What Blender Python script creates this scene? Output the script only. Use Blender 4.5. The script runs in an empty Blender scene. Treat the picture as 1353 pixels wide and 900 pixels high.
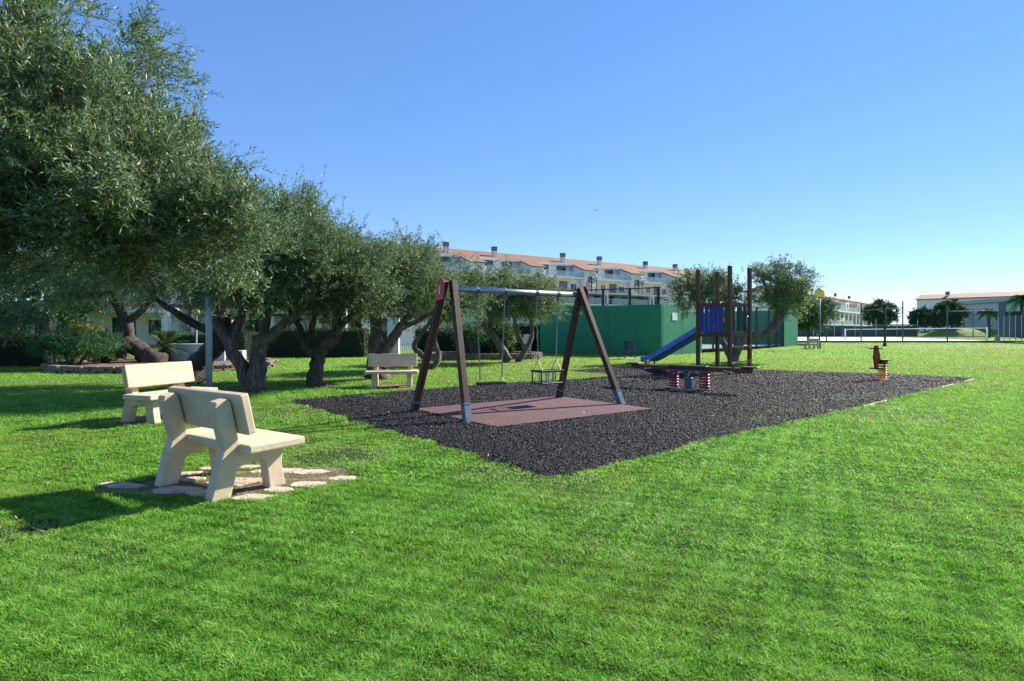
import bpy, math, random
import numpy as np
from mathutils import Vector, Matrix

S = bpy.context.scene
COL = S.collection
R = math.radians
F = 752.0; HZ = 436.0; EYE = 1.4

# ------------------------------------------------------------------ camera
cam_d = bpy.data.cameras.new("camera"); cam = bpy.data.objects.new("camera", cam_d); COL.objects.link(cam)
cam.location = (0, 0, EYE); cam.rotation_euler = (R(90), 0, 0)
cam_d.sensor_width = 36; cam_d.lens = 20.0
cam_d.shift_y = -(450 - HZ) / 1353.0
cam_d.clip_start = 0.05; cam_d.clip_end = 6000
S.camera = cam

# ------------------------------------------------------------------ light
SUN = Vector((1.22, 0.86, 1.0)).normalized()
elev = math.asin(SUN.z)
az = math.atan2(SUN.x, SUN.y)          # clockwise from +Y
w = bpy.data.worlds.new("World"); S.world = w; w.use_nodes = True
nt = w.node_tree; nt.nodes.clear()
sky = nt.nodes.new('ShaderNodeTexSky'); sky.sky_type = 'NISHITA'; sky.sun_disc = False
sky.sun_elevation = elev; sky.sun_rotation = az
sky.altitude = 1500; sky.air_density = 0.8; sky.dust_density = 0.0; sky.ozone_density = 4.0
gm = nt.nodes.new('ShaderNodeGamma'); gm.inputs[1].default_value = 0.53
hs = nt.nodes.new('ShaderNodeHueSaturation'); hs.inputs['Saturation'].default_value = 1.55; hs.inputs['Value'].default_value = 1.46; hs.inputs['Hue'].default_value = 0.5125
bg = nt.nodes.new('ShaderNodeBackground'); bg.inputs['Strength'].default_value = 0.15
wo = nt.nodes.new('ShaderNodeOutputWorld')
nt.links.new(sky.outputs[0], gm.inputs[0]); nt.links.new(gm.outputs[0], hs.inputs['Color']); nt.links.new(hs.outputs[0], bg.inputs['Color']); nt.links.new(bg.outputs[0], wo.inputs[0])
sd = bpy.data.lights.new("sun", 'SUN'); sun = bpy.data.objects.new("sun", sd); COL.objects.link(sun)
sd.energy = 5.0; sd.angle = R(0.55); sd.color = (1.0, 0.93, 0.82)
sun.rotation_euler = SUN.to_track_quat('Z', 'Y').to_euler()
S.view_settings.view_transform = 'Standard'; S.view_settings.look = 'None'
S.view_settings.gamma = 1.0; S.view_settings.exposure = 1.12
try: S.view_settings.use_curve_mapping = False
except Exception: pass
S.cycles.max_bounces = 6; S.cycles.diffuse_bounces = 3; S.cycles.transparent_max_bounces = 12
S.cycles.transmission_bounces = 4; S.cycles.glossy_bounces = 2

# ------------------------------------------------------------------ helpers
def gz(y):                                  # the far lawn rises very slightly
    t = min(1, max(0, (y - 36) / 16.0)); return 0.22 * t * t * (3 - 2 * t)
def gp(px, py):                             # ground point seen at a photo pixel
    Y = F * EYE / (py - HZ)
    for _ in range(6): Y = F * (EYE - gz(Y)) / (py - HZ)
    return Vector(((px - 676.5) / F * Y, Y, gz(Y)))
def at(px, Y): return (px - 676.5) / F * Y
def zz(py, Y): return EYE + (HZ - py) / F * Y

def tag(o, label=None, cat=None, group=None, kind=None):
    if label: o['label'] = label
    if cat: o['category'] = cat
    if group: o['group'] = group
    if kind: o['kind'] = kind
    return o
def thing(name, label, cat, loc=(0, 0, 0), rz=0.0, group=None):
    o = bpy.data.objects.new(name, None); COL.objects.link(o)
    o.empty_display_size = 0.2; o.location = loc; o.rotation_euler = (0, 0, rz)
    return tag(o, label, cat, group)
def copy_tree(o, parent=None):
    c = o.copy(); COL.objects.link(c); c.parent = parent
    for ch in [x for x in bpy.data.objects if x.parent == o]: copy_tree(ch, c)
    return c

class MB:
    def __init__(s): s.v = []; s.f = []; s.m = []
    def add(s, vs, fs, mi=0):
        n = len(s.v); s.v += [tuple(v) for v in vs]
        s.f += [tuple(i + n for i in f) for f in fs]; s.m += [mi] * len(fs); return s
    def box(s, c, d, rot=None, mi=0):
        x, y, z = d[0] / 2, d[1] / 2, d[2] / 2
        vs = [Vector((a, b, e)) for a in (-x, x) for b in (-y, y) for e in (-z, z)]
        if rot is not None: vs = [rot @ v for v in vs]
        c = Vector(c); vs = [v + c for v in vs]
        return s.add(vs, [(0, 1, 3, 2), (4, 6, 7, 5), (0, 4, 5, 1), (2, 3, 7, 6), (0, 2, 6, 4), (1, 5, 7, 3)], mi)
    def bar(s, a, b, wd, dp=None, up=(0, 0, 1), mi=0):
        a = Vector(a); b = Vector(b); d = (b - a); L = d.length; d.normalize()
        u = Vector(up)
        if abs(d.dot(u)) > 0.98: u = Vector((0, 1, 0))
        x = d.cross(u).normalized(); y = x.cross(d).normalized()
        M = Matrix((x, d, y)).transposed()
        return s.box((a + b) / 2, (wd, L, dp or wd), M, mi)
    def tube(s, path, rad, n=8, caps=True, mi=0, ridge=0.0, rng=None):
        path = [Vector(p) for p in path]; k = len(path)
        if not hasattr(rad, '__len__'): rad = [rad] * k
        base = len(s.v); prev = None
        for i, p in enumerate(path):
            t = (path[min(i + 1, k - 1)] - path[max(i - 1, 0)]).normalized()
            if prev is None:
                u = t.orthogonal().normalized()
            else:
                u = (prev - t * prev.dot(t)).normalized()
            prev = u; v = t.cross(u)
            for j in range(n):
                a = 2 * math.pi * j / n; r = rad[i]
                if ridge: r *= 1 + ridge * (math.sin(3 * a + i * 0.6) * 0.5 + math.sin(5 * a - i * 0.9 + 1) * 0.5)
                s.v.append(tuple(p + u * math.cos(a) * r + v * math.sin(a) * r))
        for i in range(k - 1):
            for j in range(n):
                a = base + i * n + j; b = base + i * n + (j + 1) % n
                s.f.append((a, b, b + n, a + n)); s.m.append(mi)
        if caps:
            s.f.append(tuple(base + j for j in range(n))[::-1]); s.m.append(mi)
            s.f.append(tuple(base + (k - 1) * n + j for j in range(n))); s.m.append(mi)
        return s
    def prism(s, poly, axis, a, b, mi=0):
        """poly of 2D points; extruded along axis ('x','y','z') from a to b"""
        n = len(poly)
        def P(p, t):
            if axis == 'x': return (t, p[0], p[1])
            if axis == 'y': return (p[0], t, p[1])
            return (p[0], p[1], t)
        vs = [P(p, a) for p in poly] + [P(p, b) for p in poly]
        fs = [tuple(range(n))[::-1], tuple(range(n, 2 * n))] + [(i, (i + 1) % n, n + (i + 1) % n, n + i) for i in range(n)]
        return s.add(vs, fs, mi)
    def sphere(s, c, r, nu=12, nv=8, sc=(1, 1, 1), mi=0):
        c = Vector(c); vs = []
        for i in range(1, nv):
            ph = math.pi * i / nv
            for j in range(nu):
                th = 2 * math.pi * j / nu
                vs.append(c + Vector((r * sc[0] * math.sin(ph) * math.cos(th), r * sc[1] * math.sin(ph) * math.sin(th), r * sc[2] * math.cos(ph))))
        top = len(vs); vs.append(c + Vector((0, 0, r * sc[2]))); vs.append(c - Vector((0, 0, r * sc[2])))
        fs = []
        for i in range(nv - 2):
            for j in range(nu):
                a = i * nu + j; b = i * nu + (j + 1) % nu; fs.append((a, a + nu, b + nu, b))
        for j in range(nu):
            fs.append((top, j, (j + 1) % nu)); fs.append((top + 1, (nv - 2) * nu + (j + 1) % nu, (nv - 2) * nu + j))
        return s.add(vs, fs, mi)
    def build(s, name, mats, parent=None, smooth=False, bevel=0, loc=None, rz=None, seg=1):
        me = bpy.data.meshes.new(name); me.from_pydata(s.v, [], s.f); me.update()
        if not isinstance(mats, (list, tuple)): mats = [mats]
        for m in mats: me.materials.append(m)
        if len(mats) > 1: me.polygons.foreach_set('material_index', s.m)
        if smooth: me.polygons.foreach_set('use_smooth', [True] * len(s.f))
        import bmesh
        bm = bmesh.new(); bm.from_mesh(me); bmesh.ops.recalc_face_normals(bm, faces=bm.faces); bm.to_mesh(me); bm.free()
        o = bpy.data.objects.new(name, me); COL.objects.link(o)
        if parent is not None: o.parent = parent
        if loc is not None: o.location = loc
        if rz is not None: o.rotation_euler = (0, 0, rz)
        if bevel:
            b = o.modifiers.new('bevel', 'BEVEL'); b.width = bevel; b.segments = seg; b.limit_method = 'ANGLE'
        return o

def np_mesh(name, V, faces_list, mat, attrs=None, parent=None, smooth=False):
    """faces_list: list of (nf x k) index arrays"""
    me = bpy.data.meshes.new(name)
    me.vertices.add(len(V)); me.vertices.foreach_set('co', np.ascontiguousarray(V, dtype=np.float32).ravel())
    loops = np.concatenate([f.ravel() for f in faces_list]).astype(np.int32)
    sizes = np.concatenate([np.full(len(f), f.shape[1]) for f in faces_list])
    starts = np.concatenate([[0], np.cumsum(sizes)[:-1]]).astype(np.int32)
    me.loops.add(len(loops)); me.loops.foreach_set('vertex_index', loops)
    me.polygons.add(len(sizes)); me.polygons.foreach_set('loop_start', starts)
    try: me.polygons.foreach_set('loop_total', sizes.astype(np.int32))
    except Exception: pass
    if smooth: me.polygons.foreach_set('use_smooth', np.ones(len(sizes), dtype=bool))
    for k, a in (attrs or {}).items():
        at_ = me.attributes.new(k, 'FLOAT', 'POINT'); at_.data.foreach_set('value', a.astype(np.float32))
    me.update(calc_edges=True)
    me.materials.append(mat)
    o = bpy.data.objects.new(name, me); COL.objects.link(o)
    if parent is not None: o.parent = parent
    return o

# ------------------------------------------------------------------ materials
def newmat(name):
    m = bpy.data.materials.new(name); m.use_nodes = True; n = m.node_tree
    return m, n, n.nodes['Principled BSDF']
def mix_rgb(n, fac, a, b, blend='MIX'):
    x = n.nodes.new('ShaderNodeMix'); x.data_type = 'RGBA'; x.blend_type = blend
    for i, s_ in ((0, fac), (6, a), (7, b)):
        if isinstance(s_, bpy.types.NodeSocket): n.links.new(s_, x.inputs[i])
        elif i == 0: x.inputs[0].default_value = s_
        else: x.inputs[i].default_value = (*s_, 1)
    return x.outputs[2]
def noise(n, scale, detail=4, rough=0.55, vec=None, stretch=None, dist=0.0):
    t = n.nodes.new('ShaderNodeTexNoise'); t.inputs['Scale'].default_value = scale
    t.inputs['Detail'].default_value = detail; t.inputs['Roughness'].default_value = rough; t.inputs['Distortion'].default_value = dist
    tc = n.nodes.new('ShaderNodeTexCoord'); v = tc.outputs['Object'] if vec is None else vec
    if stretch:
        mp = n.nodes.new('ShaderNodeMapping'); mp.inputs['Scale'].default_value = stretch
        n.links.new(v, mp.inputs[0]); v = mp.outputs[0]
    n.links.new(v, t.inputs[0]); return t.outputs['Fac']
def ramp(n, src, stops):
    r = n.nodes.new('ShaderNodeValToRGB'); e = r.color_ramp.elements
    while len(e) < len(stops): e.new(0.5)
    for i, (p, c) in enumerate(stops):
        e[i].position = p; e[i].color = (*c, 1) if hasattr(c, '__len__') else (c, c, c, 1)
    n.links.new(src, r.inputs[0]); return r.outputs[0]
def bump(n, bsdf, src, strength, dist=0.01):
    b = n.nodes.new('ShaderNodeBump'); b.inputs['Strength'].default_value = strength; b.inputs['Distance'].default_value = dist
    n.links.new(src, b.inputs['Height']); n.links.new(b.outputs[0], bsdf.inputs['Normal'])
def simple(name, col, col2=None, scale=6, rough=0.6, metal=0.0, bstr=0.0, bscale=40, stretch=None, lo=0.35, hi=0.65, spec=0.5, bdist=0.01, dirt=None):
    m, n, b = newmat(name)
    b.inputs['Roughness'].default_value = rough; b.inputs['Metallic'].default_value = metal
    b.inputs['Specular IOR Level'].default_value = spec
    if col2 is None: col2 = tuple(c * 0.8 for c in col)
    f = ramp(n, noise(n, scale, 5, 0.6, stretch=stretch), [(lo, 0.0), (hi, 1.0)])
    c = mix_rgb(n, f, col, col2)
    if dirt:
        f2 = ramp(n, noise(n, dirt[1], 6, 0.7), [(dirt[2], 0.0), (dirt[3], 1.0)])
        c = mix_rgb(n, f2, c, dirt[0])
    n.links.new(c, b.inputs['Base Color'])
    if bstr: bump(n, b, noise(n, bscale, 5, 0.6, stretch=stretch), bstr, bdist)
    return m

M = {}
M['concrete'] = simple('bench_concrete', (0.65, 0.52, 0.36), (0.53, 0.41, 0.27), 4, 0.85, bstr=0.7, bscale=80, bdist=0.007, dirt=((0.36, 0.30, 0.21), 5, 0.52, 0.85))
M['wood_dark'] = simple('stained_timber', (0.034, 0.012, 0.004), (0.070, 0.031, 0.013), 9, 0.6, bstr=0.4, bscale=25, stretch=(6, 6, 0.5), dirt=((0.16, 0.11, 0.10), 14, 0.62, 0.85))
M['wood_post'] = simple('red_brown_timber', (0.105, 0.028, 0.008), (0.16, 0.052, 0.016), 9, 0.6, bstr=0.3, bscale=25, stretch=(6, 6, 0.5))
M['wood_orange'] = simple('pale_orange_timber', (0.70, 0.32, 0.09), (0.6, 0.25, 0.08), 9, 0.5)
M['steel'] = simple('galvanised_steel', (0.42, 0.46, 0.50), (0.30, 0.34, 0.38), 12, 0.38, metal=0.75)
M['bracket'] = simple('weathered_bracket_paint', (0.16, 0.21, 0.26), (0.08, 0.11, 0.14), 40, 0.6, metal=0.2)
M['chain'] = simple('dull_chain_metal', (0.42, 0.41, 0.39), (0.28, 0.27, 0.25), 40, 0.6, metal=0.4)
M['bin_blue'] = simple('bin_blue_paint', (0.02, 0.05, 0.11), (0.015, 0.035, 0.08), 8, 0.4)
M['steel_blue'] = simple('grey_blue_painted_steel', (0.07, 0.11, 0.15), (0.05, 0.08, 0.11), 8, 0.45)
M['post_grey'] = simple('weathered_zinc', (0.36, 0.46, 0.52), (0.30, 0.38, 0.43), 20, 0.5, metal=0.0, stretch=(1, 1, .3))
M['red'] = simple('red_plastic', (0.48, 0.012, 0.02), (0.40, 0.01, 0.018), 10, 0.35)
M['red_old'] = simple('faded_red_paint', (0.36, 0.012, 0.010), (0.26, 0.015, 0.01), 20, 0.45)
M['spring_red'] = simple('dark_red_spring_paint', (0.28, 0.03, 0.05), (0.2, 0.03, 0.04), 30, 0.35)
M['yellow'] = simple('yellow_spring_paint', (0.70, 0.33, 0.02), (0.6, 0.25, 0.02), 30, 0.4)
M['blue'] = simple('blue_plastic', (0.010, 0.035, 0.30), (0.010, 0.03, 0.22), 6, 0.35)
M['slide_blue'] = simple('bright_blue_plastic', (0.03, 0.20, 0.70), (0.02, 0.13, 0.5), 6, 0.3)
M['foot_blue'] = simple('pale_blue_cap', (0.03, 0.14, 0.30), (0.08, 0.17, 0.26), 20, 0.4)
M['green_board'] = simple('dark_green_board', (0.012, 0.10, 0.035), (0.01, 0.08, 0.03), 8, 0.5)
M['white'] = simple('white_render', (0.80, 0.76, 0.71), (0.70, 0.67, 0.63), 1.5, 0.85, dirt=((0.5, 0.48, 0.45), 3, 0.6, 0.85))
M['white_paint'] = simple('white_paint', (0.78, 0.78, 0.76), (0.7, 0.7, 0.7), 3, 0.5)
M['beige'] = simple('ochre_render', (0.62, 0.47, 0.28), (0.54, 0.41, 0.25), 1.2, 0.85)
M['wall_blue'] = simple('pale_grey_render', (0.50, 0.56, 0.60), (0.44, 0.50, 0.55), 2, 0.8)
M['grey_wall'] = simple('grey_cladding', (0.33, 0.35, 0.37), (0.29, 0.31, 0.33), 0.4, 0.7, bstr=0.0)
M['dark'] = simple('recess_shade', (0.02, 0.022, 0.028), (0.035, 0.035, 0.04), 1, 0.7)  # near-black colour standing in for the shade of recessed openings
M['black'] = simple('black_metal', (0.015, 0.015, 0.018), (0.03, 0.03, 0.03), 5, 0.5)
M['rubber'] = simple('black_rubber', (0.02, 0.02, 0.022), (0.04, 0.04, 0.045), 20, 0.6)
M['chimney_cap'] = simple('chimney_grey', (0.14, 0.13, 0.13), (0.2, 0.18, 0.17), 3, 0.8)
M['stone'] = simple('pale_limestone', (0.62, 0.50, 0.38), (0.48, 0.36, 0.26), 7, 0.85, bstr=1.0, bscale=16, bdist=0.04, dirt=((0.20, 0.14, 0.09), 7, 0.56, 0.70))
M['dry_stone'] = simple('dry_stone', (0.16, 0.11, 0.08), (0.28, 0.20, 0.15), 5, 0.9, bstr=0.8, bscale=9, bdist=0.05, stretch=(1, 1, 2.5))
M['kerb'] = simple('pale_concrete_edging', (0.48, 0.44, 0.36), (0.36, 0.33, 0.26), 5, 0.85, bstr=0.4, bscale=40)
M['soil'] = simple('bare_soil', (0.19, 0.125, 0.078), (0.09, 0.06, 0.036), 9, 0.95, bstr=1.0, bscale=30, bdist=0.03, dirt=((0.34, 0.25, 0.17), 4, 0.5, 0.7))
M['court_white'] = simple('pale_court_surface', (0.80, 0.80, 0.79), (0.74, 0.74, 0.74), 1, 0.8)
M['net'] = simple('black_net', (0.03, 0.035, 0.04), (0.03, 0.03, 0.03), 3, 0.8)

def padel_green():
    m, n, b = newmat('green_wall_paint')
    f = ramp(n, noise(n, 1.3, 6, 0.7), [(0.38, 0.0), (0.7, 1.0)])
    c = mix_rgb(n, f, (0.004, 0.175, 0.080), (0.010, 0.235, 0.112))
    g = ramp(n, noise(n, 3.5, 7, 0.75, stretch=(1, 1, .35)), [(0.60, 0.0), (0.80, 0.55)])
    c = mix_rgb(n, g, c, (0.04, 0.26, 0.13))
    s_ = ramp(n, noise(n, 9, 5, 0.8, stretch=(1, 1, .08)), [(0.52, 0.0), (0.75, 0.35)])
    c = mix_rgb(n, s_, c, (0.004, 0.08, 0.035))
    tc = n.nodes.new('ShaderNodeTexCoord'); sp = n.nodes.new('ShaderNodeSeparateXYZ'); n.links.new(tc.outputs['Object'], sp.inputs[0])
    def mth(op, a, v):
        q = n.nodes.new('ShaderNodeMath'); q.operation = op; n.links.new(a, q.inputs[0]); q.inputs[1].default_value = v; return q.outputs[0]
    j = mth('LESS_THAN', mth('FRACT', mth('DIVIDE', mth('ADD', sp.outputs[0], 50.0), 1.55), 0), 0.012)
    c = mix_rgb(n, j, c, (0.002, 0.06, 0.03))
    dz = n.nodes.new('ShaderNodeMath'); dz.operation = 'MULTIPLY_ADD'; n.links.new(noise(n, 5, 5, .7), dz.inputs[0]); dz.inputs[1].default_value = 1.1; n.links.new(mth('MULTIPLY', sp.outputs[2], -1.6), dz.inputs[2])
    c = mix_rgb(n, ramp(n, dz.outputs[0], [(0.1, 0.0), (0.55, 0.55)]), c, (0.07, 0.075, 0.045))
    n.links.new(c, b.inputs['Base Color']); b.inputs['Roughness'].default_value = 0.55
    return m
M['padel'] = padel_green()

def roof_mat():
    m, n, b = newmat('terracotta_tiles')
    f = noise(n, 1.1, 6, 0.7)
    c = mix_rgb(n, ramp(n, f, [(0.35, 0.0), (0.65, 1.0)]), (0.19, 0.095, 0.052), (0.28, 0.15, 0.085))
    tc = n.nodes.new('ShaderNodeTexCoord'); wv = n.nodes.new('ShaderNodeTexWave'); wv.wave_type = 'BANDS'; wv.bands_direction = 'X'
    wv.inputs['Scale'].default_value = 1.3; n.links.new(tc.outputs['Object'], wv.inputs[0])
    c2 = mix_rgb(n, ramp(n, wv.outputs['Fac'], [(0.0, 0.3), (0.4, 0.0)]), c, (0.22, 0.09, 0.05))
    n.links.new(c2, b.inputs['Base Color']); b.inputs['Roughness'].default_value = 0.8
    bump(n, b, wv.outputs['Fac'], 0.5, 0.08)
    return m
M['roof'] = roof_mat()

def glass_mat(name, col, rough=0.08):
    m, n, b = newmat(name)
    f = noise(n, 0.6, 3)
    n.links.new(mix_rgb(n, f, col, tuple(c * 0.4 for c in col)), b.inputs['Base Color'])
    b.inputs['Roughness'].default_value = rough; b.inputs['Specular IOR Level'].default_value = 0.8
    return m
M['glass'] = glass_mat('window_glass', (0.03, 0.05, 0.075))
def rail_glass():
    m, n, b = newmat('balcony_glass')
    b.inputs['Base Color'].default_value = (0.50, 0.60, 0.66, 1); b.inputs['Roughness'].default_value = 0.1
    b.inputs['Alpha'].default_value = 0.38
    return m
M['rail_glass'] = rail_glass()
def globe_mat():
    m, n, b = newmat('aged_globe_plastic')
    tc = n.nodes.new('ShaderNodeTexCoord'); sp = n.nodes.new('ShaderNodeSeparateXYZ'); n.links.new(tc.outputs['Object'], sp.inputs[0])
    n.links.new(mix_rgb(n, noise(n, 3, 3), (0.92, 0.62, 0.12), (0.85, 0.64, 0.22)), b.inputs['Base Color'])
    b.inputs['Roughness'].default_value = 0.35
    b.inputs['Subsurface Weight'].default_value = 0.3
    return m
M['globe'] = globe_mat()

def wire_mat(name, col, cell, thick):
    m, n, b = newmat(name)
    b.inputs['Base Color'].default_value = (*col, 1); b.inputs['Roughness'].default_value = 0.6
    tc = n.nodes.new('ShaderNodeTexCoord'); sp = n.nodes.new('ShaderNodeSeparateXYZ'); n.links.new(tc.outputs['Object'], sp.inputs[0])
    outs = []
    for ax in (0, 2):
        d = n.nodes.new('ShaderNodeMath'); d.operation = 'DIVIDE'; d.inputs[1].default_value = cell; n.links.new(sp.outputs[ax], d.inputs[0])
        f = n.nodes.new('ShaderNodeMath'); f.operation = 'FRACT'; n.links.new(d.outputs[0], f.inputs[0])
        l = n.nodes.new('ShaderNodeMath'); l.operation = 'LESS_THAN'; l.inputs[1].default_value = thick; n.links.new(f.outputs[0], l.inputs[0]); outs.append(l)
    mx = n.nodes.new('ShaderNodeMath'); mx.operation = 'MAXIMUM'; n.links.new(outs[0].outputs[0], mx.inputs[0]); n.links.new(outs[1].outputs[0], mx.inputs[1])
    n.links.new(mx.outputs[0], b.inputs['Alpha'])
    return m
M['mesh_dark'] = wire_mat('dark_wire_mesh', (0.02, 0.03, 0.03), 0.05, 0.07)
M['mesh_far'] = wire_mat('green_wire_mesh', (0.02, 0.06, 0.06), 0.06, 0.045)
M['mesh_net'] = wire_mat('net_mesh', (0.03, 0.03, 0.035), 0.05, 0.12)
M['windscreen'] = simple('blue_green_windscreen', (0.010, 0.07, 0.08), (0.008, 0.05, 0.06), 1.2, 0.7, stretch=(3, 3, .2))
M['windscreen_dark'] = simple('dark_green_windscreen', (0.012, 0.04, 0.035), (0.02, 0.055, 0.05), 0.8, 0.8)

def leaf_mat(name, top, top2, under, trans=0.3, rough=0.45, yellow=None):
    m, n, b = newmat(name)
    a = n.nodes.new('ShaderNodeAttribute'); a.attribute_name = 'var'
    c = ramp(n, a.outputs['Fac'], [(0.0, top), (0.75, top2), (0.95, yellow or top2)])
    g = n.nodes.new('ShaderNodeNewGeometry')
    c = mix_rgb(n, g.outputs['Backfacing'], c, under)
    n.links.new(c, b.inputs['Base Color']); b.inputs['Roughness'].default_value = max(rough, .5); b.inputs['Specular IOR Level'].default_value = 0.3
    t = n.nodes.new('ShaderNodeBsdfTranslucent'); n.links.new(c, t.inputs['Color'])
    mx = n.nodes.new('ShaderNodeMixShader'); mx.inputs[0].default_value = trans
    out = n.nodes['Material Output']
    n.links.new(b.outputs[0], mx.inputs[1]); n.links.new(t.outputs[0], mx.inputs[2]); n.links.new(mx.outputs[0], out.inputs[0])
    return m
M['olive'] = leaf_mat('olive_leaf', (0.036, 0.080, 0.024), (0.135, 0.225, 0.075), (0.24, 0.31, 0.17), 0.27, rough=.38, yellow=(0.24, 0.36, 0.04))
M['olive_far'] = leaf_mat('olive_leaf_far', (0.055, 0.10, 0.03), (0.16, 0.235, 0.08), (0.26, 0.32, 0.17), 0.28, rough=.4, yellow=(0.22, 0.28, 0.05))
M['leaf_dark'] = leaf_mat('glossy_dark_leaf', (0.018, 0.05, 0.015), (0.04, 0.10, 0.03), (0.05, 0.11, 0.03), 0.25)
M['leaf_mid'] = leaf_mat('mid_green_leaf', (0.03, 0.08, 0.015), (0.07, 0.14, 0.03), (0.08, 0.15, 0.04), 0.3, yellow=(0.16, 0.18, 0.03))
M['leaf_juniper'] = leaf_mat('juniper_needles', (0.03, 0.10, 0.035), (0.07, 0.19, 0.06), (0.07, 0.18, 0.07), 0.25)
M['leaf_yellow'] = leaf_mat('yellow_leaf', (0.30, 0.26, 0.02), (0.50, 0.40, 0.03), (0.5, 0.4, 0.05), 0.35)
M['hedge'] = leaf_mat('hedge_leaf', (0.010, 0.034, 0.010), (0.022, 0.062, 0.016), (0.02, 0.05, 0.015), 0.2)
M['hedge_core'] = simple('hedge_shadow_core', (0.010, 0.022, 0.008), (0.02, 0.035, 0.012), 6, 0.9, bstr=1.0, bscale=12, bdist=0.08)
M['palm'] = leaf_mat('palm_leaf', (0.03, 0.09, 0.03), (0.06, 0.15, 0.05), (0.06, 0.14, 0.05), 0.3, rough=0.75)

def bark_mat(name, a, b_, c_):
    m, n, b = newmat(name)
    f = noise(n, 7, 8, 0.7, stretch=(2.2, 2.2, 0.45), dist=0.6)
    c = ramp(n, f, [(0.30, a), (0.5, b_), (0.72, c_)])
    n.links.new(c, b.inputs['Base Color']); b.inputs['Roughness'].default_value = 0.9
    bump(n, b, f, 1.0, 0.06); return m
M['bark'] = bark_mat('olive_bark', (0.035, 0.026, 0.020), (0.12, 0.095, 0.075), (0.30, 0.25, 0.20))
M['bark_dark'] = bark_mat('dark_bark', (0.02, 0.015, 0.012), (0.07, 0.05, 0.04), (0.16, 0.13, 0.10))

def ground_mat():
    m, n, b = newmat('lawn_ground')
    tc = n.nodes.new('ShaderNodeTexCoord'); v = tc.outputs['Object']
    big = noise(n, 0.22, 4, 0.6, v, (0.45, 1.3, 1)); mid = noise(n, 1.7, 5, 0.65, v); fine = noise(n, 38, 4, 0.7, v)
    c = mix_rgb(n, ramp(n, mid, [(0.35, 0.0), (0.65, 1.0)]), (0.085, 0.24, 0.016), (0.15, 0.32, 0.03))
    c = mix_rgb(n, ramp(n, big, [(0.48, 0.0), (0.66, 0.75)]), c, (0.30, 0.32, 0.06))
    band = noise(n, 0.55, 5, 0.6, v, (0.05, 1.0, 1), .6)
    c = mix_rgb(n, ramp(n, band, [(0.45, 0.0), (0.62, 0.65)]), c, (0.20, 0.42, 0.03))
    dry = noise(n, 0.5, 6, 0.7, v, (0.22, 1.2, 1))
    c = mix_rgb(n, ramp(n, dry, [(0.50, 0.0), (0.68, 0.65)]), c, (0.36, 0.31, 0.10))
    # near ground is thatch, coloured darker for the shade between the blades
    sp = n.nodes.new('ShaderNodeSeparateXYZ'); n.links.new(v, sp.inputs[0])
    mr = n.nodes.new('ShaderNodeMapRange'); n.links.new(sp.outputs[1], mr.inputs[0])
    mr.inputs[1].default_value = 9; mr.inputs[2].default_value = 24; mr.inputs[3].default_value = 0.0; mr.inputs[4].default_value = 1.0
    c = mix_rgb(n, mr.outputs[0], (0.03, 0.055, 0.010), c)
    fr = ramp(n, fine, [(0.3, 0.45), (0.65, 1.0)])
    mm = n.nodes.new('ShaderNodeMix'); mm.data_type = 'RGBA'; mm.blend_type = 'MULTIPLY'; mm.inputs[0].default_value = 0.7
    n.links.new(c, mm.inputs[6]); n.links.new(fr, mm.inputs[7])
    n.links.new(mm.outputs[2], b.inputs['Base Color']); b.inputs['Roughness'].default_value = 0.9; b.inputs['Specular IOR Level'].default_value = 0.2
    bump(n, b, fine, 0.8, 0.03); return m
M['ground'] = ground_mat()

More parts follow.
